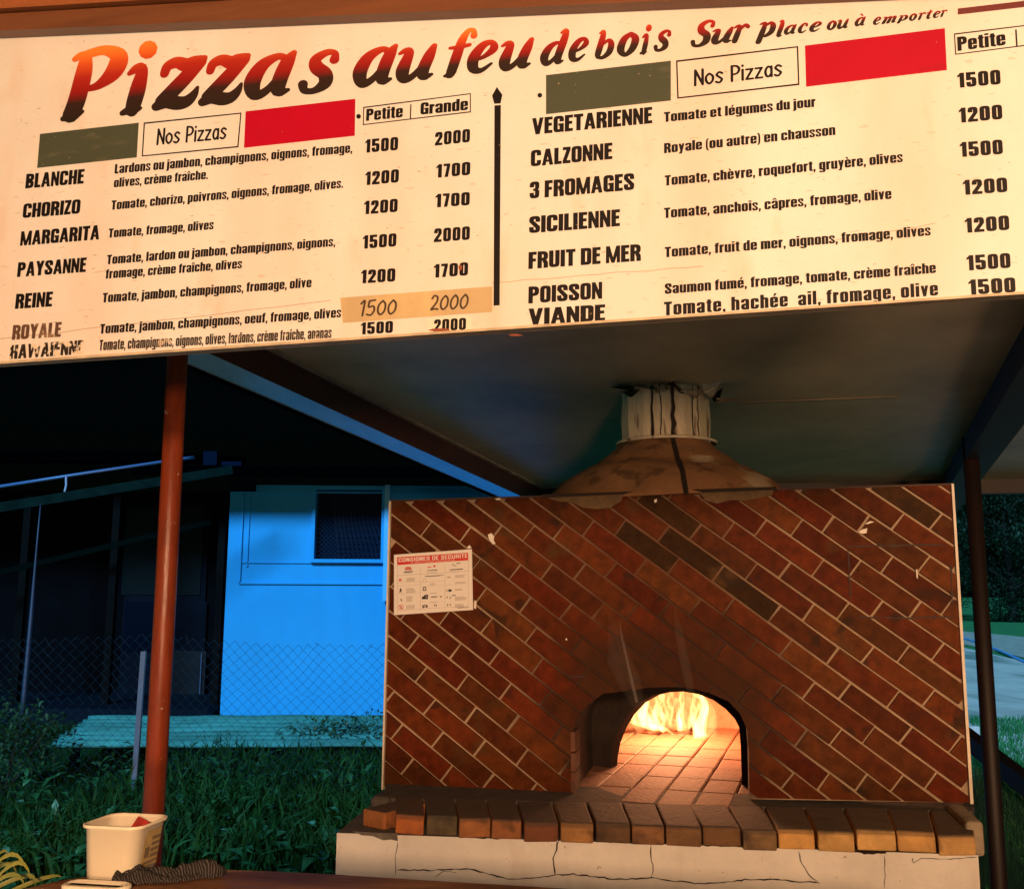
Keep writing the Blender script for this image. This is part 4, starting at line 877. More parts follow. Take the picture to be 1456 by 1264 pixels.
for k, a0 in offs.items():
    dc = phs + k * PIT
    for j in range(-14, 14):
        s0, s1 = a0 + j * BL + J / 2, a0 + (j + 1) * BL - J / 2
        jit = [random.uniform(-.0021, .0021) for _ in range(8)]
        q = []
        for n2, (s_, e_) in enumerate(((s0, -1), (s1, -1), (s1, 1), (s0, 1))):
            dd = dc + PIT / 2 + e_ * (PIT - J) / 2 + jit[n2]; ss = s_ + jit[n2 + 4]
            q.append((dl[0] * ss + dp[0] * dd, dl[1] * ss + dp[1] * dd))
        if max(p[0] for p in q) < 0 or min(p[0] for p in q) > GW or max(p[1] for p in q) < 0 or min(p[1] for p in q) > GH: continue
        q = ccw(q); ar = ccw(AUV); vv = [V(p) for p in q + rect + ar]
        r_ = delaunay_2d_cdt(vv, [], [list(range(4)), list(range(4, 8)), list(range(8, 8 + len(ar)))], 0, 1e-5)
        tri = [list(f) for f, i in zip(r_[2], r_[5]) if 0 in i and 1 in i and 2 not in i]
        if not tri: continue
        area_ = sum(abs((r_[0][t[1]] - r_[0][t[0]]).cross(r_[0][t[2]] - r_[0][t[0]])) / 2 for t in tri)
        if area_ < .00025: continue
        used = sorted({i for t in tri for i in t}); ix = {g: n2 for n2, g in enumerate(used)}; N_ = len(used)
        pr = random.uniform(-.0025, .0018); tilt = [random.uniform(-.0014, .0014) for _ in range(2)]
        cx0 = sum(r_[0][g].x for g in used) / N_; cy0 = sum(r_[0][g].y for g in used) / N_
        top_ = [uv2w(r_[0][g].x, r_[0][g].y, .0 + pr + tilt[0] * (r_[0][g].x - cx0) * 10) for g in used]
        bot_ = [uv2w(r_[0][g].x, r_[0][g].y, -.014) for g in used]
        ed = {}
        for t in tri:
            for e_ in ((t[0], t[1]), (t[1], t[2]), (t[2], t[0])): ed[e_] = 1
        fs_ = [[ix[i] for i in t] for t in tri]
        for (a, b) in ed:
            if (b, a) not in ed: fs_.append([ix[a], ix[a] + N_, ix[b] + N_, ix[b]])
        br = mesh_ob('brick', top_ + bot_, fs_, M_brick, fw)
        # own object origin so that each brick's grain differs
        c_ = sum((V(v_.co) for v_ in br.data.vertices), V()) / len(br.data.vertices)
        rv = random.uniform(.62, 1.1); g_ = random.uniform(.75, 1.5)
        isdark = any(abs((u_ - cx0) * dp[0] + (w_ - cy0) * dp[1]) < PIT * .45 and abs((u_ - cx0) * dl[0] + (w_ - cy0) * dl[1]) < BL * .42 for u_, w_ in dark_uv)
        br.color = (.36 * rv, .72 * rv, .7 * rv, 1) if isdark else (rv, rv * g_, rv * g_ * .9, 1)
# pale edge trims
M_trim = mat('cream_edge_trim', (.72, .62, .50), .5, .2, 20)
MB().prism([OPt(1352, 688, .008), OPt(1355.5, 688, .008), OPt(1383.5, 1142, .008), OPt(1379, 1142, .008)], wall_in * .11).ob('edge_trim', M_trim, oven)
MB().prism([OPt(553.6, 713, .006), OPt(556.4, 712, .006), OPt(545.4, 1122, .006), OPt(543, 1122, .006)], wall_in * .11).ob('edge_trim', M_trim, oven)
MB().prism([OPt(553.6, 711, .002), OPt(1356, 687, .002), OPt(1356, 689.5, .002), OPt(553.6, 713.5, .002)], wall_in * .11).ob('top_edge', mat('dark_edge', (.06, .03, .02), .8), oven)
# body behind the facing
wl_, wr_ = OPt(556, 712, -.09), OPt(1353, 688, -.09); bz0 = ZH - .02
bl_, br_ = OPt(547, 1122, -.09), OPt(1378, 1142, -.09); bl_.z = br_.z = ZH - .066; dep = 1.95
M_body = mat('rendered_oven_side', (.10, .08, .065), .9, .4, 5)
ringA = [bl_, br_, wr_ - V((0, 0, .01)), wl_ - V((0, 0, .01))]; ringB = [p + wall_in * dep for p in ringA]
MB().add(ringA + ringB, [(0, 4, 5, 1), (1, 5, 6, 2), (2, 6, 7, 3), (3, 7, 4, 0), (4, 7, 6, 5)]).ob('body', M_body, oven)
# mouth tunnel
M_soot = mat('soot_black', (.024, .012, .007), .8, .5, 10, .5, 40)
M_jamb = mat('scorched_jamb', (.16, .06, .035), .8, .5, 12, .4, 40)
ring0 = [OPt(x, y, -.013) for x, y in arch]; ring0[0].z = ring0[-1].z = ZH - .01
tv = []; nA = len(ring0)
_il, _ir = atZ(867, 1091, ZH), atZ(1055, 1116, ZH); _n = V(((_ir - _il).y, -(_ir - _il).x, 0)).normalized()
def _reach(p): return (_il - p).dot(_n) / wall_in.dot(_n) + .03
for d_ in (0.0, .04, None): tv += [p + wall_in * (_reach(p) if d_ is None else d_) for p in ring0]
mesh_ob('mouth_tunnel', tv, [(r_ * nA + i, r_ * nA + i + 1, (r_ + 1) * nA + i + 1, (r_ + 1) * nA + i) for r_ in range(2) for i in range(nA - 1)], M_soot, oven, smooth=True)
# jamb bricks edge (left side pale streak)
for (x0_, x1_, y0_, y1_) in ((811.5, 817.5, 1040, 1068), (812, 818, 1070, 1096), (812, 818, 1098, 1128)):
    MB().prism([OPt(x0_, y0_, .003), OPt(x1_, y0_ + 1, .003), OPt(x1_, y1_, .003), OPt(x0_, y1_, .003)], wall_in * .12).ob('jamb_brick', M_jamb, oven)
# inner door plane, skewed
IL, IR = atZ(867, 1091, ZH), atZ(1055, 1116, ZH); ind = (IR - IL).normalized(); inn = V((ind.y, -ind.x, 0)); inn = inn if inn.y < 0 else -inn
IPl = Plane(IL, inn)
inner = [(867, 1091), (868, 1078), (872, 1058), (880, 1037), (892, 1017), (908, 1000), (928, 989), (950, 984), (972, 983), (994, 987), (1014, 995), (1032, 1008), (1045, 1022), (1051, 1034), (1053, 1060), (1055, 1116)]
ip = [IPl.at(*p) for p in inner]; ip[0].z = ip[-1].z = ZH
wide = [IL - ind * .5, IL - ind * .5 + V((0, 0, .75)), IR + ind * .35 + V((0, 0, .75)), IR + ind * .35]
poly = [wide[0]] + ip + [wide[3], wide[2], wide[1]]
MB().prism(poly, -inn * .055).ob('inner_arch', M_soot, oven)
M_rim = mat('scorched_rim', (.30, .11, .06), .7, .3, 20)
# chamber dome
M_fireb = mat('fire_brick', (.55, .34, .22), .85, .35, 14, .4, 50)
cc = atZ(965, 1068, ZH); cc = V((cc.x + .02, 4.62, ZH)); CR, CH = .74, .46
dv = []; df = []; nu, nv_ = 40, 12
for j in range(nv_ + 1):
    ph_ = j / nv_ * math.pi / 2
    for i in range(nu):
        a = 2 * math.pi * i / nu; dv.append(cc + V((math.cos(a) * math.cos(ph_) ** .7 * CR, math.sin(a) * math.cos(ph_) ** .7 * CR, math.sin(ph_) * CH - .01)))
for j in range(nv_):
    for i in range(nu):
        q = [j * nu + i, j * nu + (i + 1) % nu, (j + 1) * nu + (i + 1) % nu, (j + 1) * nu + i]
        if any((dv[z] - IL).dot(inn) > -.07 or (dv[z].y < cc.y - .12 and abs(dv[z].x - cc.x + .0) < .60) for z in q): continue
        df.append(q)
mesh_ob('dome', dv, df, M_fireb, oven, smooth=True)
# hearth floor of bricks
M_floor = mat('hearth_brick', (.40, .19, .115), .75, .35, 18, .5, 60)
mixin(M_floor, noisefac(M_floor, 60, .62, .68), (.06, .03, .02), .7)
MB().prism([bl_ + V((0, 0, ZH - .035 - bl_.z)) - wall_in * .08, br_ + V((0, 0, ZH - .035 - br_.z)) - wall_in * .08, br_ + V((0, 0, ZH - .035 - br_.z)) + wall_in * 1.9, bl_ + V((0, 0, ZH - .035 - bl_.z)) + wall_in * 1.9], (0, 0, -.03)).ob('hearth_bed', mat('ash_mortar', (.05, .03, .022), .95, .4, 30), oven)
fyaw = R(17.5); fd = V((math.sin(fyaw), math.cos(fyaw), 0)); fr = V((math.cos(fyaw), -math.sin(fyaw), 0))
o0 = atZ(899, 1119, ZH); bwid, blen, gj = .121, .245, .0055
tm = None
for i in range(-9, 10):
    for j in range(-1, 9):
        c = o0 + fr * (bwid * (i + .5)) + fd * (blen * (j + .5)); rel = c - OPt(940, 1050, 0)
        dep_ = (c - OP.p).dot(wall_in); lat = (c - OPt(940, 1134)).dot(wall_rt)
        if dep_ < -.02: continue
        inside = (abs(lat) < .36 and dep_ < .8) or (V((c.x - cc.x, c.y - cc.y))).length < CR - .03
        if (c - IL).dot(inn) < 0 and (V((c.x - cc.x, c.y - cc.y))).length > CR + .02: inside = False
        if not inside: continue
        if tm is None:
            hx, hy = (bwid - gj) / 2, (blen - gj) / 2; bv = .005; mb = MB()
            rng_ = [(-hx, -hy), (hx, -hy), (hx, hy), (-hx, hy)]; inn_ = [(x - math.copysign(bv, x), y - math.copysign(bv, y)) for x, y in rng_]
            mb.add([(x, y, -.035) for x, y in rng_] + [(x, y, -.004) for x, y in rng_] + [(x, y, 0) for x, y in inn_], [(0, 1, 5, 4), (1, 2, 6, 5), (2, 3, 7, 6), (3, 0, 4, 7), (4, 5, 9, 8), (5, 6, 10, 9), (6, 7, 11, 10), (7, 4, 8, 11), (8, 9, 10, 11)])
            tm = bpy.data.meshes.new('hearth_brick'); tm.from_pydata([tuple(v_) for v_ in mb.v], [], mb.f); tm.materials.append(M_floor)
        o = bpy.data.objects.new('hearth_brick', tm); S.collection.objects.link(o); o.parent = oven
        o.location = c - OFF[oven.name] + V((0, 0, random.uniform(-.003, .002))); o.rotation_euler = (random.uniform(-.008, .008), random.uniform(-.008, .008), -fyaw + random.uniform(-.01, .01))
# base block
zb_top = atZ(561, 1184, ZH).z
fe = atZ(561, 1160, ZH); fe2 = atZ(1390, 1187, ZH)       # ledge front edge, top
ldir = (fe2 - fe).normalized(); lin = V((-ldir.y, ldir.x, 0))
LP = Plane(fe, -lin); bt = .058                          # brick thickness
ZB = ZH - bt
BP = Plane(fe + lin * .012, -lin)
pL = BP.at(479, 1181); pR = BP.at(1391, 1218)
p0 = V((pL.x, pL.y, ZB)); p1 = V((pR.x, pR.y, ZB))
def crackpts(a, b, n, am, seed=0):
    random.seed(seed); return [(a[0] + (b[0] - a[0]) * k / n + random.uniform(-am, am) * .5, a[1] + (b[1] - a[1]) * k / n + random.uniform(-am, am)) for k in range(n + 1)]
bs = MB(); bs.prism([p0, p1, p1 + lin * 2.5, p0 + lin * 2.5], (0, 0, -ZB)); base = bs.ob('base', M_whitep, oven)
base.data.materials.append(mat('grey_cement_top', (.16, .14, .125), .9, .4, 15, .6, 60))
for pl in base.data.polygons:
    if abs(pl.normal.z) > .9: pl.material_index = 1
M_crack = mat('crack_dark', (.02, .012, .009), .9)
def ribbon(name, P_, plane, w0, m, par, off=.0015, seed=1):
    random.seed(seed); v_ = []
    for k, (x, y) in enumerate(P_):
        a = P_[max(k - 1, 0)]; b = P_[min(k + 1, len(P_) - 1)]; dx, dy = b[0] - a[0], b[1] - a[1]; l_ = math.hypot(dx, dy) or 1; w_ = w0 * random.uniform(.4, 1.2) * (0.3 if k in (0, len(P_) - 1) else 1)
        v_ += [plane.at(x - dy / l_ * w_, y + dx / l_ * w_, off), plane.at(x + dy / l_ * w_, y - dx / l_ * w_, off)]
    return mesh_ob(name, v_, [(2 * k, 2 * k + 1, 2 * k + 3, 2 * k + 2) for k in range(len(P_) - 1)], m, par)
c1 = [(565, 1236), (595, 1237), (628, 1236), (668, 1235), (682, 1239), (700, 1243), (722, 1249), (755, 1248), (786, 1244), (815, 1242), (840, 1245), (870, 1249), (905, 1249), (926, 1247), (960, 1252), (995, 1256), (1030, 1254), (1060, 1250), (1100, 1249), (1130, 1252), (1165, 1255)]
def rough(P_, am, seed):
    random.seed(seed); out = []
    for a, b in zip(P_[:-1], P_[1:]):
        n = max(2, int(math.hypot(b[0] - a[0], b[1] - a[1]) / 6))
        for k in range(n): out.append((a[0] + (b[0] - a[0]) * k / n + random.uniform(-am, am), a[1] + (b[1] - a[1]) * k / n + random.uniform(-am, am)))
    return out + [P_[-1]]
ribbon('crack', rough(c1, 1.0, 1), BP, 1.0, M_crack, base)
ribbon('crack', rough([(795, 1192), (791, 1207), (786, 1220), (788, 1232), (789, 1244)], 1.1, 2), BP, 1.1, M_crack, base)
ribbon('crack', rough([(926, 1200), (925, 1215), (929, 1230), (926, 1247)], 1.0, 3), BP, .8, M_crack, base)
ribbon('crack', rough([(1136, 1210), (1140, 1228), (1150, 1243), (1166, 1255)], 1.0, 4), BP, .7, M_crack, base)
ribbon('crack', rough([(1257, 1215), (1258, 1235), (1257, 1262)], .8, 5), BP, .5, M_crack, base)
ribbon('crack', rough([(1296, 1218), (1299, 1226), (1310, 1219), (1345, 1221), (1390, 1218)], .8, 6), BP, .6, M_crack, base)
ribbon('crack', rough([(566, 1196), (563, 1215), (563, 1245)], .8, 7), BP, .5, M_crack, base)
ribbon('crack', rough([(618, 1246), (632, 1238), (650, 1240)], .8, 8), BP, .5, M_crack, base)
# broken plaster notch under the ledge
M_gap = mat('dark_gap', (.03, .018, .012), .95)
for P_, w0, sd_ in (([(650, 1189), (700, 1191), (745, 1190), (762, 1189)], 1.6, 9), ([(752, 1190), (775, 1190)], 3.0, 10), ([(1170, 1206), (1260, 1211), (1215, 1210)], 2.0, 12), ([(1222, 1210), (1260, 1212)], 3.4, 13), ([(800, 1193), (900, 1198), (1000, 1201), (1100, 1205)], 1.1, 14)):
    ribbon('broken_edge', rough(P_, .8, sd_), BP, w0, M_gap, base, .002, sd_)
M_chip = mat('chipped_grey', (.20, .17, .14), .95, .4, 30, .6, 80)
mesh_ob('plaster_chip', [BP.at(x, y, .002) for x, y in ((500, 1181), (530, 1183), (565, 1184), (566, 1195), (556, 1193), (545, 1194), (530, 1188), (515, 1187))], [tuple(range(8))], M_chip, base)
# ledge: cement strip + header bricks
M_cem = mat('dark_cement', (.10, .085, .075), .9, .4, 14, .5, 50)
wb0 = OPt(545, 1122); wb0.z = ZH; wb1 = OPt(1383, 1142); wb1.z = ZH
a_, b_2 = V((wb0.x, wb0.y, ZB)) - wall_rt * .035, V((wb1.x, wb1.y, ZB)) + wall_rt * .03
LT = Plane((0, 0, ZH), (0, 0, 1))
lt = [atZ(548, 1133, ZH), atZ(1382, 1152, ZH)]
MB().prism([V((lt[0].x, lt[0].y, ZB)), V((lt[1].x, lt[1].y, ZB)), b_2 + wall_in * .12, a_ + wall_in * .12], (0, 0, bt - .002)).ob('cement_strip', M_cem, oven)
M_ledge = mat('ledge_brick', (.50, .23, .09), .8, .35, 14, .4, 60)
n_ = M_ledge.node_tree; b_, i_, s_ = basecol(M_ledge); oi = n_.nodes.new('ShaderNodeObjectInfo'); mx = n_.nodes.new('ShaderNodeMix'); mx.data_type = 'RGBA'; mx.blend_type = 'MULTIPLY'; mx.inputs[0].default_value = 1
n_.links.new(s_, mx.inputs[6]); n_.links.new(oi.outputs['Color'], mx.inputs[7]); n_.links.new(mx.outputs[2], i_)
mixin(M_ledge, noisefac(M_ledge, 11, .54, .68, detail=7), (.04, .022, .014), .8)
# grime settled on the upward faces only
g = n_.nodes.new('ShaderNodeNewGeometry'); sx_ = n_.nodes.new('ShaderNodeSeparateXYZ'); n_.links.new(g.outputs['True Normal'], sx_.inputs[0])
mr = n_.nodes.new('ShaderNodeMapRange'); mr.inputs[1].default_value = .5; mr.inputs[2].default_value = .9; n_.links.new(sx_.outputs[2], mr.inputs[0]); mixin(M_ledge, mr.outputs[0], (.085, .07, .062), .9)
edges = [561, 605, 651, 698, 743, 795, 846, 897, 946, 998, 1054, 1106, 1160, 1216, 1275, 1332, 1390]
cols = {0: (1.1, .7, .4), 1: (.34, .55, .7), 2: (.9, .75, .6), 3: (.75, .6, .5), 4: (.42, .30, .30), 5: (.95, 1, .8), 6: (.32, .36, .4), 7: (.6, .6, .6), 8: (.5, .55, .6), 9: (.42, .45, .45), 10: (.55, .7, .8), 11: (1.6, 1.9, 1.5), 12: (1.4, 1.8, 1.6), 13: (1.7, 2.2, 2.0), 14: (1.5, 1.8, 1.5), 15: (1.4, 1.75, 1.6)}
random.seed(5)
for k in range(len(edges) - 1):
    t0, t1 = (edges[k] - 561) / 829, (edges[k + 1] - 561) / 829
    q0 = LP.at(edges[k], 1160 + 27 * t0); q1 = LP.at(edges[k + 1], 1160 + 27 * t1)
    w_ = (q1 - q0).length; g_ = random.uniform(.004, .010); pr = random.uniform(-.010, .009); d_ = .19 + (0 if k < 9 else .02)
    a = V((q0.x, q0.y, ZH)) + ldir * g_ / 2 - lin * pr; b = V((q1.x, q1.y, ZH)) - ldir * g_ / 2 - lin * pr
    sk = V((.25, 0, 0)) * .12 * (1 - k / 16) if k < 9 else V((0, 0, 0)); dz = random.uniform(-.007, .005); r_ = random.uniform(.008, .016); tw = random.uniform(-.006, .006); a += lin * tw + V((0, 0, random.uniform(-.003, .003))); b -= lin * tw
    bk = V((lt[0].x, lt[0].y, ZH)) + (lt[1] - lt[0]) * t0; bk2 = V((lt[0].x, lt[0].y, ZH)) + (lt[1] - lt[0]) * t1
    bk += sk + ldir * g_ / 2; bk2 += sk - ldir * g_ / 2
    prof = [(0, -bt + .002), (0, -r_), (r_, 0)]
    v_ = []
    for e, (x, z) in enumerate(prof): v_ += [a + lin * x + V((0, 0, z + dz)), b + lin * x + V((0, 0, z + dz))]
    v_ += [bk + V((0, 0, dz * .3)), bk2 + V((0, 0, dz * .3)), bk + V((0, 0, -bt + .002)), bk2 + V((0, 0, -bt + .002))]
    o = mesh_ob('ledge_brick', v_, [(0, 1, 3, 2), (2, 3, 5, 4), (4, 5, 7, 6), (6, 7, 9, 8), (8, 9, 1, 0), (0, 2, 4, 6, 8), (1, 9, 7, 5, 3)], M_ledge, oven); bv_ = o.modifiers.new('b', 'BEVEL'); bv_.width = .005; bv_.segments = 2
    c_ = cols.get(k, (1.25, 1.25, 1.0)); o.color = (*c_, 1)
# corner brick at the left, turned
q = atZ(547, 1176, ZB + .004)
mb = MB(); rot = Matrix.Rotation(R(-38), 3, 'Z'); mb.box((q.x + .03, q.y + .07, ZB + bt / 2 + .002), (.10, .21, bt - .004), rot)
o = mb.ob('ledge_brick', M_ledge, oven); o.color = (.95, .75, .6, 1); bv_ = o.modifiers.new('b', 'BEVEL'); bv_.width = .006; bv_.segments = 2
q = atZ(545, 1142, ZH - .02); mb = MB(); mb.box((q.x, q.y + .04, ZH - .02), (.07, .12, .05), Matrix.Rotation(R(-12), 3, 'Z')); o = mb.ob('stone_lump', M_cem, oven); bv_ = o.modifiers.new('b', 'BEVEL'); bv_.width = .018; bv_.segments = 3
q = atZ(1393, 1170, ZH + .01); mb = MB(); mb.box((q.x, q.y + .10, ZH - .03), (.05, .26, .10), Matrix.Rotation(R(-12), 3, 'Z')); o = mb.ob('end_cap', mat('pale_end_cap', (.42, .34, .24), .8, .4, 18), oven); bv_ = o.modifiers.new('b', 'BEVEL'); bv_.width = .012; bv_.segments = 2

# hood and chimney
hx_ = OPt(948, 700).x; Yc = OPt(948, 700).y + .47
def hz(y, Y=None): return atY(948, y, Y or Yc).z
def hr(px): return abs(atY(px, 660, Yc).x - atY(948, 660, Yc).x)
hc = V((atY(948, 660, Yc).x, Yc, 0))
M_hood = mat('smoke_stained_plaster', (.46, .22, .095), .75, .4, 5, .3, 25)
mixin(M_hood, noisefac(M_hood, 12, .55, .66), (.08, .04, .022), .7)
mixin(M_hood, noisefac(M_hood, 4.2, .60, .66, (1, 1, 2), detail=5), (.62, .48, .32), .85)
ztop = OPt(948, 700).z
prof = [(hr(772), ztop - .01), (hr(777), ztop + .010), (hr(798), hz(688)), (hr(817), hz(677)), (hr(829), hz(669.5)), (hr(838), hz(668)), (hr(848), hz(659)), (hr(863), hz(648.5)), (hr(874), hz(641)), (hr(884), hz(632))]
mb = MB(); mb.lathe(prof, hc, 56)
for i, v_ in enumerate(mb.v): v_.z += .012 * noise.noise(v_ * 5); v_.x += .014 * noise.noise(v_ * 4 + V((3, 0, 0)))
hood = mb.ob('hood', M_hood, oven, smooth=True)
# black vertical split in the hood and edge lip
dirc = (V((atY(963, 660, Yc - .3).x, Yc - .3, 0)) - hc); dirc.z = 0; dirc.normalize(); tg = V((-dirc.y, dirc.x, 0)); v_ = []
for r_, z in prof: p = hc + dirc * (r_ + .009) + V((0, 0, z)); v_ += [p - tg * .0085, p + tg * .0085]
mesh_ob('seam', v_, [(2 * k, 2 * k + 1, 2 * k + 3, 2 * k + 2) for k in range(len(prof) - 1)], M_crack, hood)
MB().prism([OPt(770, 703, .004), OPt(1104, 692, .004), OPt(1104, 699, .004), OPt(770, 708, .004)], wall_in * .03).ob('hood_gap', M_gap, oven)
M_smear = mat('mortar_smear', (.17, .10, .045), .9, .4, 20, .5, 60)
for P_ in ([(778, 708), (885, 703), (884, 712), (868, 722), (850, 724), (830, 722), (812, 714), (795, 713)], [(995, 701), (1100, 697), (1098, 704), (1060, 712), (1040, 711), (1020, 716), (1003, 712)]):
    MB().prism([OPt(x, y, .006) for x, y in P_], wall_in * .008).ob('mortar_smear', M_smear, oven)
M_stack = mat('flaking_stack_paint', (.74, .62, .44), .7, .35, 6, .4, 30, stretch=(3, 3, .5))
mixin(M_stack, noisefac(M_stack, 14, .58, .66, (2, 2, .35)), (.10, .05, .03), .85)
zc = CP.at(948, 545).z; mb = MB(); rs_ = hr(885)
mb.lathe([(rs_, hz(634)), (rs_ + .002, hz(600)), (rs_ - .002, hz(570)), (rs_ + .004, hz(548) + .12)], hc, 14)
for v_ in mb.v: v_.x += .006 * noise.noise(v_ * 9)
stack = mb.ob('chimney', M_stack, oven)
for px, w_ in ((925, .010), (957, .012), (940, .003), (988, .003), (1001, .003)):
    dd = (V((atY(px, 600, Yc - rs_).x, Yc - rs_, 0)) - hc); dd.z = 0; dd.normalize(); tg = V((-dd.y, dd.x, 0)); v_ = []; n = 10; random.seed(px)
    for k in range(n + 1):
        p = hc + dd * (rs_ + .0065) + V((0, 0, hz(634) + (hz(548) + .06 - hz(634)) * k / n)) + tg * random.uniform(-.004, .004); ww_ = w_ * random.uniform(.35, .8); v_ += [p - tg * ww_, p + tg * ww_]
    mesh_ob('seam', v_, [(2 * k, 2 * k + 1, 2 * k + 3, 2 * k + 2) for k in range(n)], M_crack, stack)
mb = MB(); mb.lathe([(rs_ + .022, hz(633)), (rs_ + .026, hz(630)), (rs_ + .004, hz(628))], hc, 40); mb.ob('neck_ring', M_stack, oven, smooth=True)
# torn flashing round the pipe under the ceiling
M_flash = mat('torn_flashing', (.75, .62, .46), .6, .5, 15); M_flashd = mat('torn_flashing_dark', (.02, .015, .012), .8)
random.seed(21)
for k, (pa_, pb_, pc_, m_) in enumerate((((868, 550), (902, 548), (900, 557), M_flashd), ((895, 540), (940, 556), (902, 549), M_flash), ((893, 538), (985, 540), (950, 548), M_flashd), ((955, 540), (975, 560), (946, 552), M_flashd), ((982, 541), (1026, 543), (1012, 566), M_flash), ((1010, 565), (1027, 552), (1020, 575), M_flashd), ((968, 556), (1012, 550), (990, 566), M_flash), ((1014, 574), (1058, 566), (1020, 566), M_flash), ((925, 545), (948, 556), (935, 560), M_flash), ((880, 556), (912, 553), (898, 566), M_flashd))):
    Y_ = Yc - rs_ - .03 - .004 * k; P_ = []
    pts = [pa_, pb_, pc_]
    for i in range(3):
        a, b = pts[i], pts[(i + 1) % 3]
        for s_ in range(3): t_ = s_ / 3; P_.append((a[0] + (b[0] - a[0]) * t_ + random.uniform(-1.6, 1.6), a[1] + (b[1] - a[1]) * t_ + random.uniform(-1.2, 1.2)))
    MB().prism([atY(x, y, Y_ + .05 * (i % 3)) for i, (x, y) in enumerate(P_)], (0, .004, 0)).ob('flashing', m_, oven)

# marks on the brick face
M_chipw = mat('white_paint_chip', (.75, .68, .58), .7)
for P_ in ([(694, 760), (699, 758), (703, 763), (702, 768), (705, 773), (701, 774), (697, 769), (695, 765)], [(664, 778), (668, 775), (671, 779), (667, 780)], [(1220, 757), (1225, 753), (1233, 751), (1232, 758), (1226, 759)], [(1229, 745), (1237, 741), (1243, 742), (1234, 745)], [(930, 711), (934, 709), (934, 714), (931, 715)], [(1302, 810), (1304, 809), (1305, 823), (1303, 821)], [(804, 908), (806, 907), (807, 910), (805, 910)], [(675, 853), (678, 855), (677, 866), (674, 864)], [(704, 709), (712, 708), (711, 711), (706, 711)]):
    MB().prism([OPt(x, y, .0035) for x, y in P_], wall_in * .002).ob('paint_chip', M_chipw, oven)
M_mark = mat('old_marker', (.03, .010, .006), .7)
for P_ in ([(1205, 777), (1270, 776), (1345, 774)], [(1206, 780), (1208, 830), (1209, 850)], [(1220, 877), (1290, 879), (1360, 876)], [(804, 961), (835, 962)], [(1352, 800), (1354, 860)]):
    ribbon('marker_line', rough(P_, .6, int(P_[0][0])), OP, 1.2, M_mark, oven, .0032, 3)

# ---------------- fire
fire = thing('oven_fire', 'bright flames burning at the back of the oven', 'fire', cc + V((0, .3, 0)))
def flame_mat(name, col, st):
    m = bpy.data.materials.new(name); m.use_nodes = True; N = m.node_tree; N.nodes.clear(); o = N.nodes.new('ShaderNodeOutputMaterial'); e = N.nodes.new('ShaderNodeEmission')
    e.inputs[0].default_value = (*col, 1); e.inputs[1].default_value = st; N.links.new(e.outputs[0], o.inputs['Volume']); return m
M_fl = flame_mat('flame_core', (1, .55, .16), 75); M_fl2 = flame_mat('flame_soft', (1, .45, .14), 9)
FYY = 4.86
def flame(pts, ws, m, dy=0):
    P_ = [atY(x, y, FYY + dy + .02 * math.sin(i * 1.3)) for i, (x, y) in enumerate(pts)]; rs = [w_ * FYY / 1400 for w_ in ws]
    Q = []; W_ = []
    for i in range(len(P_) - 1):
        for k in range(4):
            t = k / 4; p0_, p1_, p2_, p3_ = P_[max(i - 1, 0)], P_[i], P_[i + 1], P_[min(i + 2, len(P_) - 1)]
            Q.append(.5 * (2 * p1_ + (p2_ - p0_) * t + (2 * p0_ - 5 * p1_ + 4 * p2_ - p3_) * t * t + (-p0_ + 3 * p1_ - 3 * p2_ + p3_) * t ** 3)); W_.append(rs[i] + (rs[i + 1] - rs[i]) * t)
    Q.append(P_[-1]); W_.append(rs[-1])
    return MB().tube(Q, W_, 10).ob('flame', m, fire, smooth=True)
flame([(917, 1032), (913, 1018), (916, 1000), (912, 986), (914, 978)], [4, 6, 5, 3, .5], M_fl)
flame([(932, 1036), (924, 1026), (918, 1012), (921, 996), (917, 984)], [5, 5, 3.5, 2.5, .5], M_fl, .03)
flame([(945, 1040), (936, 1030), (930, 1015), (934, 998), (929, 984)], [3, 4.5, 3, 2, .5], M_fl, -.02)
flame([(905, 1028), (899, 1018), (902, 1006), (899, 996)], [3, 4, 2.5, .5], M_fl, .02)
flame([(966, 1038), (967, 1028), (964, 1018), (970, 1005), (967, 994), (973, 980)], [4, 4.5, 3, 2.2, 1.5, .5], M_fl)
flame([(958, 1042), (954, 1030), (950, 1018), (954, 1004), (950, 990)], [2, 3, 2.5, 1.5, .4], M_fl2, .05)
flame([(996, 1048), (993, 1036), (998, 1020), (1003, 1006), (1000, 994), (990, 988), (980, 982)], [10, 8, 6, 5, 4, 3, 1.5], M_fl)
flame([(1001, 1040), (1002, 1022), (1005, 1008), (1003, 996)], [3, 3.5, 3, .6], M_fl, .04)
flame([(895, 1026), (910, 1030), (928, 1034), (945, 1036), (958, 1044)], [1.5, 3, 4, 3, 1], M_fl, -.05)
flame([(912, 1040), (904, 1022), (908, 1008), (904, 1000)], [7, 8, 4, .5], M_fl2, .04)
flame([(930, 1042), (926, 1022), (935, 1008), (930, 990)], [9, 10, 6, .5], M_fl2, .06)
flame([(972, 1046), (974, 1022), (966, 1006), (958, 992), (962, 984)], [9, 8, 5, 3, .5], M_fl2, .06)
flame([(1000, 1050), (1008, 1030), (1010, 1012), (1004, 990)], [14, 12, 8, .5], M_fl2, .07)
flame([(990, 1042), (986, 1024), (990, 1010), (985, 1000)], [3, 4, 2.5, .3], M_fl, .05)
flame([(940, 1040), (944, 1022), (940, 1010), (944, 1000)], [2, 3, 2, .3], M_fl, .05)
flame([(1020, 1046), (1012, 1030), (1016, 1015), (1012, 1000)], [3, 4, 2.5, .5], M_fl2, .05)
flame([(935, 1045), (925, 1048), (910, 1044), (898, 1040)], [2, 3, 2.5, 1], M_fl2, -.08)
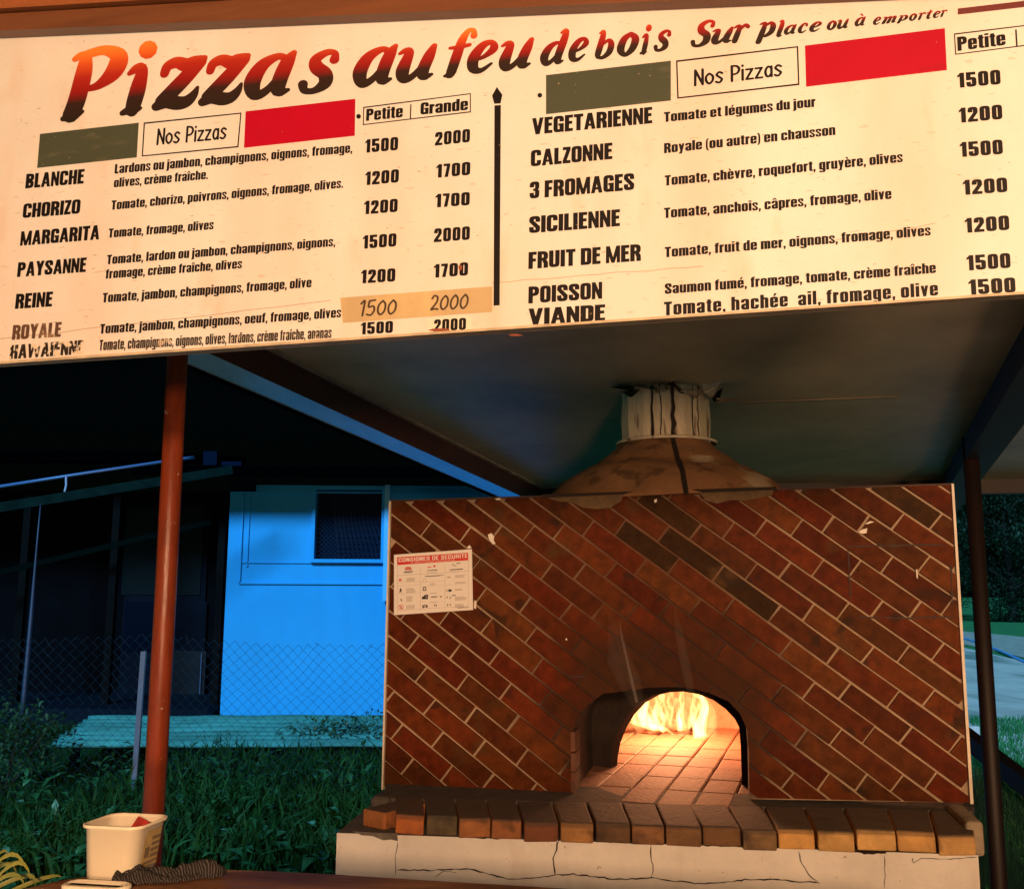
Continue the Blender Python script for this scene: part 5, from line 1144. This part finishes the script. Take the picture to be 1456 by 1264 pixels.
flame([(985, 1052), (975, 1045), (960, 1044), (940, 1052)], [2, 3, 3, 1], M_fl2, -.06)
vm = bpy.data.materials.new('blaze'); vm.use_nodes = True; N = vm.node_tree.nodes; L = vm.node_tree.links; N.clear()
vo = N.new('ShaderNodeOutputMaterial'); ve = N.new('ShaderNodeEmission'); ve.inputs[0].default_value = (1, .50, .16, 1); L.new(ve.outputs[0], vo.inputs['Volume'])
vt = N.new('ShaderNodeTexCoord'); vp_ = N.new('ShaderNodeMapping'); vp_.inputs['Scale'].default_value = (26, 14, 8); L.new(vt.outputs['Object'], vp_.inputs[0])
vn = N.new('ShaderNodeTexNoise'); vn.inputs['Scale'].default_value = 1; vn.inputs['Detail'].default_value = 4; vn.inputs['Distortion'].default_value = 1.1; L.new(vp_.outputs[0], vn.inputs[0])
vr = N.new('ShaderNodeMapRange'); vr.inputs[1].default_value = .57; vr.inputs[2].default_value = .68; L.new(vn.outputs[0], vr.inputs[0])
vs_ = N.new('ShaderNodeSeparateXYZ'); L.new(vt.outputs['Generated'], vs_.inputs[0]); vh = N.new('ShaderNodeMapRange'); vh.inputs[1].default_value = 1; vh.inputs[2].default_value = .25; L.new(vs_.outputs[2], vh.inputs[0])
def vmul(a, b):
    x = N.new('ShaderNodeMath'); x.operation = 'MULTIPLY'
    for k, q in enumerate((a, b)):
        if isinstance(q, (int, float)): x.inputs[k].default_value = q
        else: L.new(q, x.inputs[k])
    return x.outputs[0]
L.new(vmul(vmul(vr.outputs[0], vh.outputs[0]), 34), ve.inputs[1])
try: vm.cycles.volume_step_rate = .15
except Exception: pass
fa, fb = atY(888, 1040, 4.95), atY(1012, 1040, 4.95)
MB().lathe([(.10, 0), (.16, .03), (.19, .12), (.17, .24), (.10, .33), (.02, .37)], V(((fa.x + fb.x) / 2, 4.98, ZH + .03)), 24).ob('flame', vm, fire)
# burnt logs under the flames
M_char = mat('charred_log', (.25, .12, .07), .9, .6, 20, .6, 60)
for (x0_, x1_, yy) in ((900, 960, 1052), (950, 1010, 1056), (985, 1020, 1050)):
    a, b = atZ(x0_, yy, ZH + .03), atZ(x1_, yy + 2, ZH + .03); a.y = min(a.y, 5.1); b.y = min(b.y, 5.08)
    MB().tube([V((a.x, 5.0, ZH + .03)), V(((a.x + b.x) / 2, 5.04, ZH + .034)), V((b.x, 4.98, ZH + .03))], [.022, .026, .02], 9).ob('log', M_char, fire, smooth=True)
pl_ = bpy.data.lights.new('fire_glow', 'POINT'); pl_.energy = 44; pl_.color = (1, .42, .19); pl_.shadow_soft_size = .10
po = bpy.data.objects.new('fire_glow', pl_); S.collection.objects.link(po); po.location = cc + V((.0, .10, .27)); 
# smoke curling out of the mouth
def smoke(label, pts, ws, dens):
    m = bpy.data.materials.new('smoke_wisp'); m.use_nodes = True; N = m.node_tree; N.nodes.clear(); o = N.nodes.new('ShaderNodeOutputMaterial'); pv_ = N.nodes.new('ShaderNodeVolumePrincipled')
    pv_.inputs['Color'].default_value = (.95, .85, .78, 1); pv_.inputs['Density'].default_value = dens; pv_.inputs['Anisotropy'].default_value = 0; N.links.new(pv_.outputs[0], o.inputs['Volume'])
    P_ = [OPt(x, y, .10 + .02 * i) for i, (x, y) in enumerate(pts)]
    ob = MB().tube(P_, [w_ * 3.4 / 1400 for w_ in ws], 12).ob('smoke', m, smooth=True); setp(ob, label, 'smoke', kind='stuff')
smoke('thin bright wisp of smoke rising from the left of the oven mouth', [(909, 994), (903, 965), (897, 935), (891, 905), (888, 880)], [2.2, 2.4, 1.8, 1.5, .4], 55)
smoke('broad faint veil of smoke left above the oven mouth', [(912, 1000), (900, 965), (886, 935), (882, 900), (876, 870)], [9, 17, 18, 12, 3], 1.1)
smoke('faint wisp of smoke rising above the middle of the oven mouth', [(985, 986), (980, 960), (974, 930), (968, 895), (962, 860)], [5, 7, 7, 6, 1], 2.6)

# ---------------- safety poster
pz = (555, 775, 11.2)
def PPx(x, y): return (pz[0] + x / pz[2], pz[1] + y / pz[2])
def PO(x, y, off): return OPt(*PPx(x, y), off)
post = thing('safety_poster', 'small white fire-safety notice with red header fixed to the bricks', 'notice', PO(690, 600, .005))
M_paper = mat('laminated_paper', (.80, .74, .68), .3); M_pred = mat('print_red', (.60, .03, .02), .4); M_pink = mat('print_pink', (.55, .16, .13), .5); M_pk = mat('print_black', (.02, .016, .016), .4); M_pg = mat('print_grey', (.40, .33, .29), .5)
MB().prism([PO(70, 155, .009), PO(1308, 65, .009), PO(1325, 1030, .009), PO(70, 1112, .009)], wall_in * .004).ob('sheet', M_paper, post)
def pq(name, P_, m, off=.0096): return mesh_ob(name, [PO(x, y, off) for x, y in P_], [tuple(range(len(P_)))[::-1]], m, post)
pq('red_header', [(122, 195), (1250, 122), (1252, 242), (122, 318)], M_pred)
def aglyph(c):
    G, w_ = glyph(c); return G, w_
def ptext(name, text, x0_, y0_, x1_, y1_, cap, m, off=.0101):
    v_, f_, w_ = run(text, glyph, 'i', .12); sc = (x1_ - x0_) / w_
    return mesh_ob(name, [PO(x0_ + a * sc, y0_ + a * sc * (y1_ - y0_) / (x1_ - x0_) - b * cap, off) for a, b in v_], [f[::-1] for f in f_], m, post)
sw = .17; sh = .14; CACHE.clear()
ptext('header_text', 'CONSIGNES DE SECURITE', 145, 272, 1238, 200, 62, M_paper)
ptext('header_text', 'TE MAU PARAU PARURURAA', 330, 296, 1040, 248, 26, mat('print_pale_pink', (.7, .35, .3), .5))
def grow(name, R_, m):
    kd = 'stuff'
    vv_, ff_ = [], []
    for (x0_, y0_, x1_, y1_) in R_:
        b = len(vv_); sl_ = -.066
        for x, y in ((x0_, y0_), (x1_, y0_ + (x1_ - x0_) * sl_), (x1_, y1_ + (x1_ - x0_) * sl_), (x0_, y1_)): vv_.append(PO(x, y, .0097))
        ff_.append((b + 3, b + 2, b + 1, b))
    return mesh_ob(name, vv_, ff_, m, post, kind=kd)
grow('ruled_line', [(122, 484, 1255, 489), (488, 350, 492, 1040), (880, 325, 884, 1010), (122, 318, 126, 1085), (1250, 245, 1254, 1000), (122, 600, 488, 603), (122, 650, 488, 653), (492, 590, 880, 593), (492, 660, 880, 663), (122, 780, 488, 783), (884, 640, 1252, 643), (122, 1040, 1255, 1044)], M_pg)
random.seed(4); tl = []
for (x, y, w_, n) in ((265, 525, 170, 4), (265, 690, 150, 5), (265, 815, 120, 6), (265, 960, 140, 4), (575, 500, 290, 1), (640, 612, 100, 2), (640, 765, 120, 1), (640, 905, 140, 1), (1040, 480, 170, 3), (1040, 590, 190, 2), (1040, 700, 140, 2), (1040, 825, 190, 4), (1040, 940, 150, 4), (225, 430, 150, 2), (595, 405, 170, 1), (590, 440, 180, 1), (955, 390, 210, 1), (970, 425, 190, 1)):
    for k in range(n): tl.append((x, y + k * 16, x + w_ * random.uniform(.75, 1), y + k * 16 + 8))
grow('small_print', tl, M_pg)
grow('small_print', [(235, 420, 370, 436), (600, 400, 760, 414), (955, 388, 1165, 402), (660, 818, 760, 832), (800, 812, 830, 828), (1085, 995, 1255, 1003), (1065, 285, 1125, 297), (990, 795, 1055, 808), (560, 492, 860, 500)], M_pk)
ptext('phone_number', '17', 705, 978, 752, 975, 36, M_pk); ptext('phone_number', '15', 1000, 0, 1001, 0, .1, M_pk)
def disc(x, y, r_, m, r2=0, nm='pictogram'):
    n = 14
    if r2: v_ = [PO(x + q * math.cos(k * 2 * math.pi / n), y + q * math.sin(k * 2 * math.pi / n), .0099) for q in (r_, r2) for k in range(n)]; return mesh_ob(nm, v_, [(k, (k + 1) % n, (k + 1) % n + n, k + n)[::-1] for k in range(n)], m, post)
    return mesh_ob(nm, [PO(x + r_ * math.cos(k * 2 * math.pi / n), y + r_ * math.sin(k * 2 * math.pi / n), .0099) for k in range(n)], [tuple(range(n))[::-1]], m, post)
disc(170, 556, 24, M_pred, 12); disc(170, 556, 8, M_pred); disc(182, 988, 42, M_pred, 34); pq('pictogram', [(155, 962), (162, 955), (210, 1012), (203, 1020)], M_pred, .0101)
pq('pictogram', [(176, 970), (190, 970), (192, 1008), (174, 1008)], M_pk)
pq('pictogram', [(165, 690), (182, 684), (188, 705), (198, 722), (184, 728), (192, 755), (180, 756), (172, 738), (156, 758), (148, 752), (165, 728)], M_pk)
pq('pictogram', [(172, 855), (190, 858), (205, 886), (190, 888), (178, 876)], M_pk)
disc(560, 562, 30, M_pg, 25); pq('pictogram', [(530, 668), (585, 664), (585, 722), (530, 726)], M_pk); disc(558, 694, 17, M_paper, 0); 
pq('pictogram', [(515, 860), (518, 820), (545, 815), (560, 790), (612, 786), (612, 858)], M_pk, .0099); disc(582, 820, 20, M_paper)
pq('pictogram', [(520, 1000), (522, 965), (540, 950), (590, 946), (606, 962), (606, 995), (590, 998), (585, 985), (545, 988), (538, 1002)], M_pk); pq('pictogram', [(545, 962), (585, 959), (588, 970), (542, 973)], M_paper, .0103)
disc(712, 335, 18, M_pred); pq('pictogram', [(595, 352), (640, 342), (680, 346), (640, 360), (598, 362)], M_pred); pq('pictogram', [(240, 400), (250, 352), (290, 342), (330, 345), (352, 360), (352, 396)], M_pink)
pq('pictogram', [(930, 715), (955, 700), (985, 705), (990, 735), (940, 742)], M_pk); pq('pictogram', [(900, 740), (912, 705), (922, 708), (908, 742)], M_pk)
for x, y in ((905, 810), (955, 820), (910, 935), (955, 930)): pq('pictogram', [(x, y + 32), (x + 8, y), (x + 16, y + 2), (x + 18, y + 36), (x + 8, y + 28)], M_pk)
pq('pictogram', [(990, 300), (1010, 296), (1030, 318), (1080, 325), (1060, 338), (1015, 332)], M_pg); pq('pictogram', [(915, 505), (940, 498), (970, 500), (965, 520), (925, 522)], M_pg)

# ================================================================== COUNTER AND WHAT LIES ON IT
CZ = 1.12
M_counter = mat('worn_brown_counter', (.36, .17, .08), .45, .5, 3, .15, 20, stretch=(1, 5, 1), col2=(.07, .03, .015))
mixin(M_counter, noisefac(M_counter, 9, .60, .72, (.6, 3, 1)), (.42, .30, .20), .5)
edge = [(40, 1262), (62, 1256.5), (95, 1250), (130, 1245), (180, 1240), (240, 1237), (320, 1236), (400, 1239), (480, 1243), (620, 1252), (760, 1260), (900, 1269), (1100, 1282), (1500, 1306)]
ep = [atZ(x, y, CZ) for x, y in edge]
cpoly = [(-1.15, 1.62), (-1.0, 1.67)] + [(p.x, p.y) for p in ep] + [(1.6, .95), (-1.15, 1.15)]
cpoly = [(ep[0].x - .06, ep[0].y - .12), (ep[0].x - .03, ep[0].y - .05)] + [(p.x, p.y) for p in ep] + [(1.5, .95), (ep[0].x - .06, 1.1)]
ct = thing('serving_counter', 'brown wooden serving counter top with a rounded left end in the foreground', 'counter', (0, 1.4, 0))
MB().prism([V((x, y, CZ)) for x, y in cpoly], (0, 0, -.04)).ob('top', M_counter, ct)
MB().box((.3, 1.32, (CZ - .04) / 2 + .015), (2.0, .30, CZ - .07)).ob('front', M_darkwood, ct)
# tub
M_tub = mat('cream_plastic', (.80, .74, .60), .32, spec=.5); M_tub.node_tree.nodes['Principled BSDF'].inputs['Subsurface Weight'].default_value = .15; M_tub.node_tree.nodes['Principled BSDF'].inputs['Subsurface Radius'].default_value = (.01, .006, .003)
fl = atZ(115, 1252, CZ); frt = atZ(184, 1256, CZ)
tub = thing('plastic_tub', 'open cream plastic tub standing on the left end of the counter', 'tub', (fl.x + .05, fl.y + .05, CZ))
hT = .094; ux = (frt - fl).normalized(); uy = V((.22, .975, 0)).normalized()
wT, dT = (frt - fl).length, .090
def rring(w_, d_, r_, z, o_, n=6):
    out = []
    for cx, cy, a0 in ((w_ - r_, d_ - r_, 0), (r_, d_ - r_, 90), (r_, r_, 180), (w_ - r_, r_, 270)):
        for k in range(n + 1):
            a = R(a0 + 90 * k / n); out.append(o_ + ux * (cx + r_ * math.cos(a)) + uy * (cy + r_ * math.sin(a)) + V((0, 0, z)))
    return out
rings = []; gx = .0045
for z, gro, ins in ((0.001, 0, .004), (.004, 0, .0), (hT - .006, gx * .9, 0), (hT - .005, gx, -.0035), (hT, gx, -.0035), (hT, gx, -.001), (hT - .003, gx, .0015), (.006, 0, .004)):
    o_ = fl - (ux + uy) * gro + (ux + uy) * ins; rings.append(rring(wT + 2 * gro - 2 * ins + .008 * z / hT, dT + 2 * gro - 2 * ins, .022, z, o_))
mb = MB(); nR = len(rings[0])
for r_ in rings: mb.v += r_
for j in range(len(rings) - 1):
    for i in range(nR): mb.f.append((j * nR + i, j * nR + (i + 1) % nR, (j + 1) * nR + (i + 1) % nR, (j + 1) * nR + i))
mb.f.append(tuple(reversed(range(nR)))); b = (len(rings) - 1) * nR; mb.f.append(tuple(b + i for i in range(nR)))
tb = mb.ob('container', M_tub, tub, smooth=True); tb.data.polygons[-1].use_smooth = False
# label on the right side
so0 = fl + ux * (wT + .0075) - uy * .004
def TS(s_, z): return fl + ux * (wT + .0015 + (gx + .008) * z / hT) + uy * (s_) + V((0, 0, z))
M_lab = mat('printed_label', (.46, .34, .15), .5, .3, 60); M_lab2 = mat('label_print', (.16, .12, .08), .6); M_lab3 = mat('label_pale', (.62, .52, .34), .6)
mesh_ob('label_sheet', [TS(.022, .018), TS(.072, .018), TS(.072, .080), TS(.030, .080), TS(.022, .070)], [(0, 1, 2, 3, 4)], M_lab, tub)
def TS2(s_, z): return TS(s_, z) + ux * .0005
vv_, ff_ = [], []
for (s0, s1, z0_, z1_) in ((.028, .042, .034, .052), (.046, .072, .062, .068), (.046, .072, .052, .058), (.046, .072, .042, .048), (.046, .072, .032, .038), (.028, .072, .023, .027)):
    b = len(vv_); vv_ += [TS2(s0, z0_), TS2(s1, z0_), TS2(s1, z1_), TS2(s0, z1_)]; ff_.append((b, b + 1, b + 2, b + 3))
mesh_ob('label_print', vv_, ff_, M_lab2, tub, kind='stuff')
# red packet inside
pc = fl + ux * .052 + uy * .055
t = MB().box(pc + V((0, 0, .052)), (.028, .004, .09), Matrix.Rotation(R(-28), 3, 'X') @ Matrix.Rotation(R(25), 3, 'Y')).ob('packet', mat('red_packet', (.5, .03, .02), .4, .8, 60))
t2 = t; setp(t, 'small red and black packet leaning inside the cream tub', 'packet')
# lid lying in front
l0 = atZ(92, 1260, CZ); lid = thing('tub_lid', 'cream plastic lid lying flat on the counter in front of the tub', 'lid', (l0.x, l0.y, CZ))
o_ = l0 + V((-.002, -.03, 0)); rgs = []
for z, ins in ((0.0005, .003), (.003, 0), (.008, 0), (.010, .003), (.010, .006), (.0075, .008)): rgs.append([p for p in rring(.118 - 2 * ins, .046 - 2 * ins, .020, z, o_ + (ux + uy) * ins)])
mb = MB()
for r_ in rgs: mb.v += r_
for j in range(len(rgs) - 1):
    for i in range(nR): mb.f.append((j * nR + i, j * nR + (i + 1) % nR, (j + 1) * nR + (i + 1) % nR, (j + 1) * nR + i))
mb.f.append(tuple(reversed(range(nR)))); b = (len(rgs) - 1) * nR; mb.f.append(tuple(b + i for i in range(nR)))
mb.ob('lid_plate', M_tub, lid, smooth=True)
# crumpled dark knitted cloth
M_cloth = mat('grey_knit', (.012, .010, .011), .95, .3, 20)
n_ = M_cloth.node_tree; wv = n_.nodes.new('ShaderNodeTexWave'); wv.inputs['Scale'].default_value = 9; wv.inputs['Distortion'].default_value = 2.5; wv.inputs['Detail'].default_value = 3
uvm = n_.nodes.new('ShaderNodeAttribute'); uvm.attribute_name = 'cloth_uv'; n_.links.new(uvm.outputs['Vector'], wv.inputs[0]); 
mr = n_.nodes.new('ShaderNodeMapRange'); mr.inputs[1].default_value = .55; mr.inputs[2].default_value = .9; n_.links.new(wv.outputs[0], mr.inputs[0]); mixin(M_cloth, mr.outputs[0], (.13, .115, .115), .5)
bpn = n_.nodes.new('ShaderNodeBump'); bpn.inputs['Strength'].default_value = .8; bpn.inputs['Distance'].default_value = .003; n_.links.new(wv.outputs[0], bpn.inputs['Height']); n_.links.new(bpn.outputs[0], n_.nodes['Principled BSDF'].inputs['Normal'])
nu, nv_ = 90, 34; cv = []; uvs = []
cA = atZ(163, 1253, CZ); cB = atZ(318, 1243, CZ); cdr = (cB - cA); cpn = V((-cdr.y, cdr.x, 0)).normalized()
for j in range(nv_):
    v_ = j / (nv_ - 1)
    for i in range(nu):
        u = i / (nu - 1); half = .030 * (1 - .35 * u) * (min(1, (u + .02) / .06) ** .5) * (min(1, (1.03 - u) / .10) ** .5) * (1 + .18 * noise.noise(V((u * 7, v_ * 1.5, 4))))
        s_ = v_ * 2 - 1; env = (1 - abs(s_) ** 3) ; 
        fold = .5 + .5 * math.sin(s_ * 7 + u * 5 + 2 * noise.noise(V((u * 4, v_ * 2, 0))))
        hh_ = .8 * env * (.008 + .015 * fold + .012 * noise.noise(V((u * 6, v_ * 4, 9))) + .012 * max(0, 1 - abs(u - .12) / .16) + .008 * max(0, 1 - abs(u - .8) / .2)) * min(1, (u + .02) / .05) * min(1, (1.04 - u) / .12) + .005 * noise.noise(V((u * 22, v_ * 9, 5)))
        p = cA + cdr * (u + .02 * noise.noise(V((v_ * 5, u * 3, 2)))) + cpn * (s_ * half + .004 * math.sin(u * 9)) - cpn * .008; cv.append(V((p.x, p.y, CZ + .0015 + max(0, hh_)))); uvs.append((u * 1.2 + .3 * s_ * (1 - u), v_ * .25 + .3 * u, 0))
cl = mesh_ob('knitted_cloth', cv, [(j * nu + i, j * nu + i + 1, (j + 1) * nu + i + 1, (j + 1) * nu + i) for j in range(nv_ - 1) for i in range(nu - 1)], M_cloth, smooth=True)
at = cl.data.attributes.new('cloth_uv', 'FLOAT_VECTOR', 'POINT'); at.data.foreach_set('vector', [c for u in uvs for c in u])
setp(cl, 'crumpled dark grey striped knitted cloth lying beside the cream tub', 'cloth')
sm = cl.modifiers.new('s', 'SOLIDIFY'); sm.thickness = .003; sm.offset = 1
# strap-leaf plant at the lower left corner
M_strap = mat('yellow_green_leaf', (.30, .30, .06), .5, .4, 8)
pl = thing('strap_leaf_plant', 'yellow-green strap-leaved plant at the lower left corner by the counter end', 'plant', (-.98, 1.9, .0))
root = atY(-40, 1290, 1.92)
random.seed(3)
for k, (ex, ey, mx_, my_) in enumerate(((38, 1236, 5, 1218), (44, 1250, 18, 1228), (36, 1262, 10, 1244), (12, 1212, -8, 1222), (4, 1226, -12, 1238), (50, 1262, 30, 1246), (24, 1240, -2, 1232), (88, 1246, 50, 1252))):
    a, b, c = root + V((random.uniform(-.02, .02), 0, 0)), atY(mx_, my_, 1.90 + .01 * k), atY(ex, ey, 1.86 + .012 * k); mb = MB(); n = 8
    for i in range(n + 1):
        t = i / n; p = a * (1 - t) ** 2 + (b * 2 - (a + c) * .5) * 2 * t * (1 - t) + c * t * t; w_ = .0052 * (1 - t ** 3) + .0004; d_ = V((.35, 0, 1)).normalized() * w_
        mb.v += [p - d_, p + V((0, -.0015, 0)), p + d_]
    for i in range(n):
        for q in range(2): z = i * 3 + q; mb.f.append((z, z + 1, z + 4, z + 3))
    mb.ob('leaf', M_strap, pl, smooth=True)
MB().tube([V((root.x, root.y, 0)), V((root.x, root.y, .6)), root + V((0, 0, .01))], [.03, .022, .012], 8).ob('stem', M_bark, pl)
